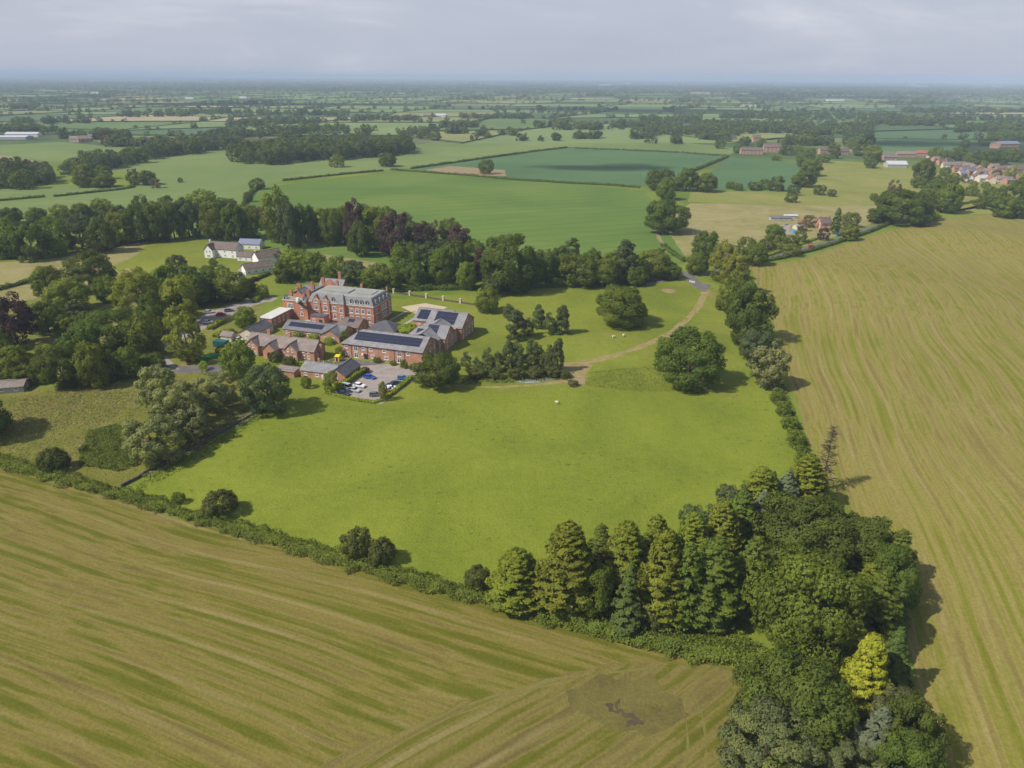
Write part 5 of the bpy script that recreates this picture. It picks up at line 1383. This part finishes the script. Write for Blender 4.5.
# far sheds near the horizon
FS = 'pale sheds near the horizon'
for px, py, w, h, lab in [(605, 85.5, 180, 14, 'low white shed near the horizon, left of the white tower block'), (628, 85.0, 70, 26, 'white tower block near the horizon right of centre'),
                          (911, 86.0, 90, 28, 'short white tower far off at the right horizon'), (922, 86.5, 170, 14, 'long white shed beside the short white tower at the horizon'), (998, 87.5, 150, 18, 'white shed farthest right at the horizon'),
                          (835, 101, 90, 9, 'long white roof far beyond the woods on the right'), (700, 94, 140, 14, 'first of three cream buildings in a row far off right of centre'), (722, 94.3, 120, 14, 'middle of three cream buildings in a row far off right of centre'), (742, 94.5, 90, 14, 'last of three cream buildings in a row far off right of centre'),
                          (948, 98, 140, 10, 'cream roof line far off on the right'), (748, 107, 60, 9, 'grey-white shed beyond the farm woods'), (95, 94, 50, 12, 'lone white barn far off on the left'), (245, 98.5, 50, 10, 'white farm roof far off left of centre'), (190, 99, 40, 9, 'low white roof far off between the left hedges')]:
    b = Bld('far_building', lab, 'building', G(px, py), 0, FS)
    m = MB(); m.box(-w / 2, w / 2, -10, 10, -.2, h * .8); b.part('wall', m, 'render_cream' if 'cream' in lab else 'render_white')
    m = MB(); gable_roof(m, -w / 2, w / 2, -10, 10, h * .8, h); b.part('roof', m, 'barn_metal' if 'cream' not in lab else 'weathered_tile')

# ------------------------------------------------------------------ vehicles
CAR = {}
def car(color, name, label, cat, world, rz, group, kind='car'):
    key = (color, kind)
    if key not in CAR:
        L, Wd = (4.3, 1.78) if kind == 'car' else (4.9, 1.95)
        top = 1.45 if kind == 'car' else 2.0
        b_, g_ = MB(), MB()
        if kind == 'car':
            side = [(-2.12, .32), (-2.15, .62), (-2.08, .86), (-1.75, .93), (1.0, .95), (2.0, .80), (2.15, .6), (2.12, .32)]
            glass = [(-1.95, .93), (.98, .95), (.25, 1.40), (-1.35, 1.42)]
            roof = (-1.38, .28)
        else:
            side = [(-2.42, .34), (-2.45, .7), (-2.40, 1.15), (1.5, 1.15), (2.3, .95), (2.45, .7), (2.42, .34)]
            glass = [(-2.36, 1.15), (1.5, 1.15), (.9, 1.92), (-2.2, 1.95)]
            roof = (-2.22, .92)
        # hull with rounded shoulders: three strips
        hw = Wd / 2
        for y0, y1, k in ((-hw, -hw + .12, 0), (-hw + .12, hw - .12, 1), (hw - .12, hw, 2)):
            ia = .06 if k == 0 else 0; ib = .06 if k == 2 else 0
            pa = [(x * (1 - ia * .25), z - (ia if z > .7 else 0)) for x, z in side]
            pb = [(x * (1 - ib * .25), z - (ib if z > .7 else 0)) for x, z in side]
            n = len(side)
            b_.solid([(x, y0, z) for x, z in pa] + [(x, y1, z) for x, z in pb], [tuple(range(n)), tuple(range(2 * n - 1, n - 1, -1))] + [(i, n + i, n + (i + 1) % n, (i + 1) % n) for i in range(n)])
        n = 4
        def frus(mb, ins_b, ins_t, pts):
            vs_ = []
            for sgn in (-1, 1):
                vs_ += [(pts[0][0], sgn * (hw - ins_b), pts[0][1]), (pts[1][0], sgn * (hw - ins_b), pts[1][1]), (pts[2][0], sgn * (hw - ins_t), pts[2][1]), (pts[3][0], sgn * (hw - ins_t), pts[3][1])]
            mb.solid(vs_, [(0, 1, 2, 3), (7, 6, 5, 4), (0, 4, 5, 1), (1, 5, 6, 2), (2, 6, 7, 3), (3, 7, 4, 0)])
        frus(g_, .10, .26, glass)
        b_.box(roof[0], roof[1], -hw + .24, hw - .24, glass[2][1] - .01, glass[2][1] + .05)
        for x in (-.55,): b_.box(x - .06, x + .06, -hw + .09, hw - .09, .9, glass[2][1] - .012)
        wh = MB(); wh.tube((0, -.11, 0), (0, .11, 0), .33, .33, 14)
        rim = MB(); rim.tube((0, -.125, 0), (0, .125, 0), .19, .19, 10)
        hl = MB(); hl.box(-.05, .05, -.17, .17, -.08, .08)
        CAR[key] = (b_.mesh('car_body', 'paint_' + color), g_.mesh('car_windows', 'car_glass'), wh.mesh('tyre', 'tyre'), rim.mesh('rim', 'paint_silver'), hl.mesh('headlight', 'lamp_glass'), L, hw, side)
    bm_, gm, wm, rm, hm, L, hw, side = CAR[key]
    o = empty(name, (world[0], world[1], .06), rz, (1.12, 1.12, 1.12))
    tag(o, label, cat, group)
    link('body', bm_, o); link('windows', gm, o)
    for sx in (-.3, .3):
        for sy in (-1, 1):
            w_ = link('wheel', wm, o); w_.location = (sx * L, sy * (hw - .10), .33)
            link('rim', rm, w_)
    for sy in (-1, 1):
        h_ = link('headlight', hm, o); h_.location = (side[-2][0] - .04, sy * (hw - .35), .68)
    return o
CG = 'cars in the small car park'
def cpx(px, py): return G(px, py, .6)
for color, px, py, a, lab, kd in [
    ('white', 359.5, 385.5, -20, 'white car parked in the middle of the small car park', 'car'),
    ('silver', 347.5, 387.5, -25, 'tall silver-grey people carrier beside the trimmed hedge in the car park', 'van'),
    ('silver', 354.5, 390.0, -20, 'silver car between the people carrier and the white car', 'car'),
    ('darkblue', 343.5, 393.5, -20, 'dark blue car nearest the corner tree in the car park', 'car'),
    ('blue', 369.5, 377, -14, 'bright blue hatchback parked alone at the top of the small car park', 'car'),
    ('sky', 403, 377.8, 12, 'light blue car at the right end of the small car park', 'car'),
    ('black', 396, 383.5, 20, 'black car second from the top along the right hedge of the car park', 'car'),
    ('darkblue', 392, 385.4, 20, 'navy car beside the black car along the right hedge', 'car'),
    ('white', 391, 388, 20, 'white car along the right hedge of the car park', 'car'),
    ('silver', 388.5, 390, 20, 'silver car along the right hedge below the white car', 'car'),
    ('red', 388, 393, 20, 'red car tucked behind the slim tree by the right hedge', 'car'),
    ('grey', 375.5, 394.5, 10, 'dark grey car at the front corner left of the slim tree', 'car')]:
    car(color, 'van' if kd == 'van' else 'parked_car', lab, 'car', cpx(px, py), R(a), CG, kd)
DG = 'cars by the left drive'
for color, px, py, a, lab in [
    ('silver', 209, 312, 15, 'silver car leftmost in the drive parking row by the wood'), ('red', 221, 314.5, 10, 'dark red car in the drive parking row by the wood'), ('grey', 229, 310.5, 25, 'grey car rightmost in the drive parking row by the wood'),
    ('white', 208, 322, 10, 'white car by the clipped yellow-green hedge'), ('red', 163, 336, 20, 'red car half hidden among trees of the left wood'), ('darkblue', 168, 338, 20, 'dark blue car beside the red car in the left wood'),
    ('white', 238.5, 339.5, -30, 'white car parked in front of the cream-ended outbuilding')]:
    car(color, 'parked_car', lab, 'car', cpx(px, py), R(a), DG)
car('red', 'red_car', 'bright red car driving along the country road', 'car', G(811, 247.2), R(18), None)
car('sky', 'blue_van', 'small blue van on the road beside the slim dark conifer', 'van', G(838.5, 236), R(24), None, 'van')

# bins, container, cabin
GB = None
bm_, lid = MB(), MB()
bm_.solid([(-.5, -.35, .12), (.5, -.35, .12), (.5, .35, .12), (-.5, .35, .12), (-.62, -.48, 1.15), (.62, -.48, 1.15), (.62, .48, 1.15), (-.62, .48, 1.15)], [(0, 3, 2, 1), (4, 5, 6, 7), (0, 1, 5, 4), (1, 2, 6, 5), (2, 3, 7, 6), (3, 0, 4, 7)])
lid.prism([(-.52, 1.155), (.52, 1.155), (.45, 1.32), (0, 1.42), (-.45, 1.32)], 'x', -.66, .66)
whl = MB()
for x in (-.45, .45):
    for y in (-.3, .3): whl.tube((x - .04, y, .09), (x + .04, y, .09), .09, .09, 8)
bme, lme, wme = {c: bm_.mesh('bin_body', c) for c in ('green_plastic', 'maroon_plastic')}, {c: lid.mesh('bin_lid', c) for c in ('green_plastic', 'maroon_plastic')}, whl.mesh('bin_wheels', 'tyre')
a0, a1 = np.array(G(200, 361.5)), np.array(G(222, 356.5))
for i in range(9):
    p = a0 + (a1 - a0) * i / 8
    o = empty('wheeled_bin', (p[0], p[1], .045), math.atan2(*(a1 - a0)[::-1]))
    pos_ = 'leftmost' if i == 0 else ('rightmost' if i == 8 else ORD[i])
    tag(o, f'green wheeled bin, {pos_} in the green row by the drive', 'bin', 'row of green bins')
    o.scale = (1.25, 1.25, 1.2)
    link('body', bme['green_plastic'], o); link('lid', lme['green_plastic'], o); link('wheels', wme, o)
a0, a1 = np.array(G(188, 362)), np.array(G(197, 361.8))
for i in range(4):
    p = a0 + (a1 - a0) * i / 3
    o = empty('wheeled_bin', (p[0], p[1], .045), 0)
    tag(o, f'maroon wheeled bin, {"rightmost" if i == 3 else ORD[i]} in the maroon row left of the green bins', 'bin', 'row of maroon bins')
    o.scale = (1.2, 1.2, 1.1)
    link('body', bme['maroon_plastic'], o); link('lid', lme['maroon_plastic'], o); link('wheels', wme, o)
o = empty('container', (*G(221.5, 346), .02), R(-12)); tag(o, 'dark teal storage container beside the small shed', 'container')
m = MB(); m.box(-3, 3, -1.6, 1.6, .05, 2.6)
for i in range(24): m.box(-2.9 + i * .245, -2.78 + i * .245, -1.66, -1.601, .2, 2.45)
m.build('body', 'dark_green_plastic', o)
m = MB(); m.box(-2.9, -.06, -1.72, -1.665, .3, 2.4); m.box(.06, 2.9, -1.72, -1.665, .3, 2.4); m.build('door', 'dark_green_plastic', o)
o = empty('yellow_cabin', (*G(338, 361), .02), R(-10)); tag(o, 'small bright yellow cabin on the lawn left of the long brick wing', 'cabin')
m = MB(); m.box(-.9, .9, -1, 1, 0, 2.2); m.build('wall', 'yellow_paint', o)
m = MB(); m.slab([(-1.05, -1.15, 2.21), (1.05, -1.15, 2.21), (1.05, 1.15, 2.5), (-1.05, 1.15, 2.5)], .1); m.build('roof', 'yellow_paint', o)
m = MB(); m.box(-.4, .4, -1.06, -1.001, .05, 1.95); m.build('door', 'dark_door', o)
m = MB(); o = empty('blue_tarp_heap', (*G(794, 233), .02)); tag(o, 'bright blue covered stack in the cottage yard', 'covered stack')
m.solid([(-1.8, -1.4, 0), (1.8, -1.4, 0), (1.8, 1.4, 0), (-1.8, 1.4, 0), (-1.3, -1, 1.9), (1.2, -.9, 2.1), (1.3, 1, 1.8), (-1.2, .9, 2.0)], [(0, 3, 2, 1), (4, 5, 6, 7), (0, 1, 5, 4), (1, 2, 6, 5), (2, 3, 7, 6), (3, 0, 4, 7)]); m.build('cover', 'blue_plastic', o)

# ------------------------------------------------------------------ dead larch, fallen trunk, sheep
def dead_tree(px, py, h, label):
    rnd = random.Random(11)
    o = empty('dead_tree', (*G(px, py), 0)); tag(o, label, 'tree')
    m = MB(); z = 0; p = Vector((0, 0, -.2)); r = .38
    for i in range(9):
        q = p + Vector((rnd.uniform(-.2, .25), rnd.uniform(-.2, .2), h / 9))
        m.tube(p, q, r, r * .84, 7); p = q; r *= .84
    m.build('trunk', 'twig', o)
    br = MB()
    for i in range(90):
        t = rnd.uniform(.12, .98); a = rnd.uniform(0, 6.28); L = (1 - t) * 4.2 + 1.0
        s = Vector((0, 0, h * t)); e = s + Vector((math.cos(a) * L, math.sin(a) * L, rnd.uniform(-.6, .7)))
        br.tube(s, e, .13, .04, 4)
        for j in range(6):
            k = rnd.uniform(.3, 1); c = s.lerp(e, k)
            br.tube(c, c + Vector((rnd.uniform(-1, 1), rnd.uniform(-1, 1), rnd.uniform(-.7, .5))), .04, .015, 3)
    br.build('branches', 'bark', o)
    rng = np.random.default_rng(4)
    P = []
    for i in range(520):
        t = rnd.uniform(.1, .95); a = rnd.uniform(0, 6.28); L = ((1 - t) * 4.0 + .6) * rnd.uniform(.4, 1)
        P.append((math.cos(a) * L, math.sin(a) * L, h * t + rnd.uniform(-.5, .3)))
    P = np.array(P)
    link('foliage', quads_mesh('larch_foliage', leaf_quads(P, np.tile([0, 0, 1.0], (len(P), 1)), .30, rng), rng.uniform(0, 1, len(P)), 'leaf_olive'), o)
dead_tree(821, 490, 21, 'bare half-dead larch standing at the top of the copse beside the right stubble')
o = empty('fallen_trunk', (*G(768, 388), .3)); tag(o, 'pale dead forked trunk leaning below the hedge line trees', 'dead trunk')
m = MB(); m.tube((-1.2, -1, 0), (1.6, 2.4, 3.6), .5, .28, 8); m.tube((.2, .6, 1.7), (2.6, 2.2, 4.6), .3, .12, 7); m.build('trunk', 'dead_wood', o)
m = MB(); m.tube((-3.2, .6, .1), (-1, 2.2, 1.9), .4, .2, 7); m.tube((-1.2, -1, .1), (-2.4, -2.8, 0), .35, .15, 7); m.build('limb', 'dead_wood', o)

def sheep_mesh():
    me = bpy.data.meshes.new('sheep')
    v = [(0, 0, .62), (-.38, 0, .64), (.34, 0, .64), (.55, 0, .74), (.74, 0, .62), (-.32, .14, .36), (-.34, .15, .03), (-.32, -.14, .36), (-.34, -.15, .03), (.28, .13, .36), (.29, .14, .03), (.28, -.13, .36), (.29, -.14, .03), (-.52, 0, .55)]
    e = [(0, 1), (0, 2), (2, 3), (3, 4), (1, 5), (5, 6), (1, 7), (7, 8), (2, 9), (9, 10), (2, 11), (11, 12), (1, 13)]
    rr = [.30, .27, .26, .13, .08, .09, .045, .09, .045, .08, .045, .08, .045, .06]
    me.from_pydata(v, e, [])
    o = bpy.data.objects.new('sheep_tmp', me); C.objects.link(o)
    md = o.modifiers.new('skin', 'SKIN'); sb = o.modifiers.new('sub', 'SUBSURF'); sb.levels = 1
    for i, r in enumerate(rr): me.skin_vertices[0].data[i].radius = (r, r)
    me.skin_vertices[0].data[0].use_root = True
    dg = bpy.context.evaluated_depsgraph_get()
    out = bpy.data.meshes.new_from_object(o.evaluated_get(dg))
    bpy.data.objects.remove(o)
    out.materials.clear(); out.materials.append(MATS['wool'])
    return out
try:
    SH = sheep_mesh()
    for px, py, a, lab in [(613.5, 338, 10, 'pale sheep left of the pair grazing below the park oak'), (623.5, 336.5, 60, 'pale sheep right of the pair grazing below the park oak'), (557, 404, 170, 'lone pale sheep grazing at the top of the pasture')]:
        o = link('sheep', SH); o.location = (*G(px, py), .05); o.rotation_euler = (0, 0, R(a)); o.scale = (1.35,) * 3
        tag(o, lab, 'sheep', 'sheep in the park')
except Exception as ex:
    print('sheep failed', ex)
x, y = G(692, 283); 
m = MB(); o = empty('park_gate', (x, y, .05), R(-35)); tag(o, 'white field gate at the entrance where the dirt track begins', 'gate')
for z in (.3, .6, .9, 1.2): m.box(-1.8, 1.8, -.04, .04, z - .06, z + .06)
m.box(-1.8, -1.7, -.05, .05, .2, 1.3); m.box(1.7, 1.8, -.05, .05, .2, 1.3); m.build('bars', 'white_paint', o)
m = MB(); m.box(-2.1, -1.9, -.1, .1, 0, 1.5); m.build('post', 'fence_wood', o)
m = MB(); m.box(1.9, 2.1, -.1, .1, 0, 1.5); m.build('post', 'fence_wood', o)

# ------------------------------------------------------------------ far country
rng = np.random.default_rng(21)
def low_tree(n, seed, flat=.8):
    r_ = np.random.default_rng(seed)
    Q, t = crown_broad(r_, n, .8, lobes=9, lr=(.2, .3), bottom=.0, leaf=.26 if n < 60 else (.16 if n < 100 else .125))
    return Q, t
PT = [low_tree(70, i) for i in range(6)]
PN = [low_tree(210, 20 + i) for i in range(6)]
PH = [crown_broad(np.random.default_rng(80 + i), 1500, .8, lobes=30, lr=(.13, .2), bottom=.0, leaf=.05) for i in range(4)]
ALLQ, ALLT, ALLM = [], [], []
def stuff_trees(name, spots, protos, mat, kind='stuff', label=None):
    Qs, Ts = ALLQ, ALLT
    for (x, y, w, h) in spots:
        Q, t = protos[rng.integers(len(protos))]
        a = rng.uniform(0, 6.28)
        c, s = math.cos(a), math.sin(a)
        Z = np.empty_like(Q)
        Z[..., 0] = (Q[..., 0] * c - Q[..., 1] * s) * w + x
        Z[..., 1] = (Q[..., 0] * s + Q[..., 1] * c) * w + y
        Z[..., 2] = Q[..., 2] * h / .8
        ALLM.append(np.full(len(Z), int(rng.choice(3, p=[.6, .25, .15]))))
        Qs.append(Z); Ts.append(np.clip(t + rng.uniform(-.25, .25), 0, 1))

# patchwork of far fields and their hedges
def warpnode(i, j):
    r_ = np.random.default_rng((i + 900) * 4001 + j)
    return (i * 310 + j * 60 + r_.uniform(-105, 105), 1420 + j * 265 + r_.uniform(-95, 95) + i * 12)
FM = {}
for k_, c_ in dict(far_green=(.110, .170, .055), far_pale=(.165, .225, .080), far_blue=(.085, .145, .065), far_yellow=(.205, .225, .080), far_tan=(.32, .28, .16), far_dark=(.075, .120, .045)).items():
    m_, t_ = newmat(k_)
    p_ = t_.pos()
    f_ = t_.noise(p_, .006, 5, .6)
    t_.pbr(t_.mix(.5, c_, t_.ramp(f_, [(.3, .36), (.7, .62)]), 'OVERLAY'), .95, None, .1)
names = list(FM) or ['far_green', 'far_pale', 'far_blue', 'far_yellow', 'far_tan', 'far_dark']
patch = MB()
hed, htree = [], []
def inside_view(x, y, m=1.25): return y > 0 and abs(x) < y * .76 * m + 150
for j in range(0, 34):
    lim = int((1420 + j * 265) * .95 / 310) + 2
    for i in range(-lim - j // 5, lim + 1 - j // 5):
        A, B, Cc, D = warpnode(i, j), warpnode(i + 1, j), warpnode(i + 1, j + 1), warpnode(i, j + 1)
        if not any(inside_view(*p) for p in (A, B, Cc, D)): continue
        mi = rng.choice(6, p=[.30, .26, .10, .18, .06, .10])
        patch.poly([(*p, .12) for p in (A, B, Cc, D)], int(mi))
        for P0, P1 in ((A, B), (A, D)):
            L = math.hypot(P1[0] - P0[0], P1[1] - P0[1])
            if rng.uniform() < .9: hed.append((P0, P1))
            dens = rng.choice([.1, .35, .6, .95], p=[.2, .35, .25, .2])
            for q in range(int(L / 17)):
                if rng.uniform() < dens * .65:
                    t = (q + rng.uniform(0, 1)) / (L / 17)
                    w = rng.uniform(7, 15)
                    htree.append((P0[0] + (P1[0] - P0[0]) * t + rng.normal() * 3, P0[1] + (P1[1] - P0[1]) * t + rng.normal() * 3, w, w * rng.uniform(.7, 1.0)))
        if rng.uniform() < .09:          # a copse in the field corner
            cx_, cy_ = (A[0] * .6 + Cc[0] * .4), (A[1] * .6 + Cc[1] * .4)
            for q in range(int(rng.integers(10, 45))):
                w = rng.uniform(13, 21)
                htree.append((cx_ + rng.normal() * 75, cy_ + rng.normal() * 30, w, w * .9))
o = patch.build('far_fields', names); tag(o, kind='structure')
# keep hand-built country clear of generated trees
def clear(x, y):
    if y < 1380: return False
    return True
htree = [s for s in htree if clear(s[0], s[1]) and inside_view(s[0], s[1], 1.15)]
near = [s for s in htree if s[1] < 3000]
farr = [s for s in htree if s[1] >= 3000]
stuff_trees('hedgerow_trees', near, PN, 'leaf_far')
stuff_trees('distant_trees', farr, PT, 'leaf_far')
# hedges between the far fields: one low ridge each, all one far-off mass
hb = MB()
for P0, P1 in hed:
    if not (inside_view(*P0, 1.2) or inside_view(*P1, 1.2)): continue
    a, b2 = np.array(P0), np.array(P1)
    d = b2 - a; L = np.linalg.norm(d); d = d / L; n_ = np.array([-d[1], d[0]]) * 2.2
    hh = rng.uniform(1.4, 2.6)
    for q in range(3):
        s0, s1 = a + d * L * q / 3, a + d * L * (q + 1) / 3
        h0 = hh * rng.uniform(.8, 1.2)
        hb.solid([(*(s0 - n_), 0), (*(s1 - n_), 0), (*(s1 + n_), 0), (*(s0 + n_), 0), (*(s0 - n_ * .6), h0), (*(s1 - n_ * .6), h0), (*(s1 + n_ * .6), h0), (*(s0 + n_ * .6), h0)],
                 [(4, 5, 6, 7), (0, 1, 5, 4), (1, 2, 6, 5), (2, 3, 7, 6), (3, 0, 4, 7)])
me = bpy.data.meshes.new('far_hedgerows'); me.from_pydata(hb.v, [], hb.f); me.materials.append(MATS['leaf_far'])
tag(link('far_hedgerows', me), kind='stuff')
# woods: (px centre, px width, py base near, rows deep in metres, density)
def wood(px0, px1, py, depth, n, w=(10, 18), hr=.92):
    for q in range(n):
        px_ = rng.uniform(px0, px1)
        x, y = G(px_, py + rng.uniform(-.4, .4))
        yy = y + rng.uniform(0, depth)
        x = x * yy / y
        w_ = rng.uniform(*w)
        woods.append((x, yy, w_, w_ * hr * rng.uniform(.8, 1.1)))
for a in [(640, 740, 136, 160, 90), (690, 800, 134, 330, 230), (790, 870, 136, 300, 130), (700, 730, 140, 60, 25), (860, 960, 126, 180, 110), (955, 1030, 133, 220, 110), (1000, 1040, 142, 160, 50), (780, 830, 146, 90, 40), (845, 870, 146, 90, 25),
          (560, 600, 130, 50, 26), (535, 565, 127, 40, 18), (575, 602, 139, 35, 16), (632, 655, 139, 30, 14), (640, 700, 122, 120, 70), (440, 480, 128, 60, 26), (446, 474, 134, 20, 10), (230, 260, 126, 60, 26), (0, 60, 133, 60, 40), (60, 130, 140, 60, 46), (110, 150, 147, 40, 30), (150, 205, 148, 40, 34), (250, 320, 124, 90, 50), (300, 350, 131, 30, 18), (200, 260, 138, 45, 30),
          (180, 250, 143, 30, 20), (470, 520, 136, 20, 10), (520, 560, 141, 15, 6), (640, 690, 144, 20, 5), (610, 680, 128, 60, 50), (460, 530, 119, 60, 40), (340, 420, 121, 70, 40), (400, 432, 136, 20, 8), (880, 1024, 121, 60, 70), (720, 900, 119, 150, 140), (900, 1024, 113, 150, 90), (20, 90, 124, 40, 24), (120, 190, 117, 60, 30)]:
    wood(*a)
stuff_trees('distant_woodland', woods, PN, 'leaf_far')
stuff_trees('distant_woodland', close_woods, PH, 'leaf_far')
# the deep distance: long bumpy strips of wood
dw = []
for q in range(2100):
    y = 5500 * math.exp(rng.uniform(0, 1.55))
    x = rng.uniform(-.9, .9) * y
    for k_ in range(int(rng.integers(3, 9))):
        w = rng.uniform(25, 70)
        dw.append((x + rng.normal() * 130, y + rng.normal() * 30, w, rng.uniform(10, 17)))
stuff_trees('horizon_woodland', dw[:14000], [low_tree(16, 60 + i) for i in range(4)], 'leaf_far')
tag(link('distant_trees', quads_mesh('distant_trees', np.concatenate(ALLQ), np.concatenate(ALLT), ['leaf_far', 'leaf_dark', 'leaf_mid'], np.concatenate(ALLM))), kind='stuff')
# low hills on the left skyline
hm = MB()
nx, ny = 60, 10
hx = np.linspace(-15500, -8500, nx)
for j in range(ny):
    for i in range(nx):
        t = (i / (nx - 1)); u = j / (ny - 1)
        z = (math.sin(math.pi * t) ** 1.3) * (84 + 28 * math.sin(t * 9) + 14 * math.sin(t * 23 + 1)) * math.sin(math.pi * u) - 1
        hm.v.append((hx[i], 20000 + u * 5000, z))
for j in range(ny - 1):
    for i in range(nx - 1):
        hm.f.append((j * nx + i, j * nx + i + 1, (j + 1) * nx + i + 1, (j + 1) * nx + i)); hm.m.append(0)
tag(hm.build('hills', 'far_hill_grass'), kind='structure')

# ------------------------------------------------------------------ air, clouds, sky
m, t = newmat('haze_air')
vol = t.n('ShaderNodeVolumePrincipled')
vol.inputs['Color'].default_value = (.63, .79, 1.0, 1)
vol.inputs['Density'].default_value = 1.1e-4
vol.inputs['Anisotropy'].default_value = -.1
t.n('ShaderNodeOutputMaterial', None, Volume=vol.outputs[0])
hz = MB(); hz.box(-30000, 30000, -2000, 29000, -1.5, 142)
tag(hz.build('haze', 'haze_air'), kind='stuff')

m, t = newmat('cloud_white')
tr_ = t.n('ShaderNodeBsdfTransparent').outputs[0]
df_ = t.n('ShaderNodeBsdfDiffuse', None, Color=(.85, .85, .87)).outputs[0]
t.out(t.n('ShaderNodeMixShader', None, Fac=.32, i1=tr_, i2=df_).outputs[0])
def cloud(px, py, lx, ly, seed):
    gx, gy = G(px, py)
    hgt = 1500.0
    k_ = hgt / math.tan(SUN_EL)
    o = empty('cloud', (gx - math.cos(SHADOW_AZ) * k_, gy - math.sin(SHADOW_AZ) * k_, hgt), 0)
    r_ = random.Random(seed)
    bm = bmesh.new()
    for q in range(9):
        a = r_.uniform(0, 6.28); d_ = r_.uniform(0, .8)
        mtx = Matrix.Translation((math.cos(a) * d_ * lx, math.sin(a) * d_ * ly, r_.uniform(-10, 20))) @ Matrix.Diagonal((lx * r_.uniform(.25, .5), ly * r_.uniform(.3, .55), 30, 1))
        bmesh.ops.create_icosphere(bm, subdivisions=3, radius=1, matrix=mtx)
    me = bpy.data.meshes.new('cloud_mesh'); bm.to_mesh(me); bm.free(); me.materials.append(MATS['cloud_white'])
    c_ = link('cloud', me); c_.location = o.location; bpy.data.objects.remove(o)
    tag(c_, kind='structure')
cloud(585, 168, 105, 60, 1); cloud(900, 143, 170, 70, 2); cloud(700, 112, 900, 260, 4); cloud(250, 104, 900, 300, 5); cloud(820, 96, 1500, 500, 6)
w = bpy.data.worlds.new('World'); sc.world = w; w.use_nodes = True
t = NT(w.node_tree)
sky = t.n('ShaderNodeTexSky', {'sky_type': 'NISHITA', 'sun_disc': False, 'sun_elevation': SUN_EL, 'sun_rotation': math.atan2(sundir.x, sundir.y), 'air_density': 1.0, 'dust_density': 2.0, 'ozone_density': 1.5})
d = t.n('ShaderNodeTexCoord').outputs['Generated']
s3 = t.n('ShaderNodeSeparateXYZ', None, Vector=d)
zz = t.math('MAXIMUM', s3.outputs[2], .02)
uv = t.n('ShaderNodeCombineXYZ', None, X=t.math('DIVIDE', s3.outputs[0], zz), Y=t.math('DIVIDE', s3.outputs[1], zz)).outputs[0]
cl = t.noise(t.map(d, 0, (1, 1, .22)), 2.2, 6, .6, .5)
cloudc = t.ramp(cl, [(.30, (4.6, 5.0, 6.1)), (.50, (5.1, 5.45, 6.5)), (.62, (6.1, 6.35, 7.2)), (.75, (7.8, 7.95, 8.4))])
hzn = t.ramp(t.math('ABSOLUTE', s3.outputs[2]), [(0, .9), (.13, .86), (.34, .34), (.7, .22)])
col = t.mix(hzn, sky.outputs[0], cloudc)
bg = t.n('ShaderNodeBackground', None, Color=col, Strength=.1)
t.n('ShaderNodeOutputWorld', None, Surface=bg.outputs[0])
sc.cycles.max_bounces = 6
sc.cycles.diffuse_bounces = 2
sc.cycles.volume_bounces = 0
sc.cycles.transparent_max_bounces = 12
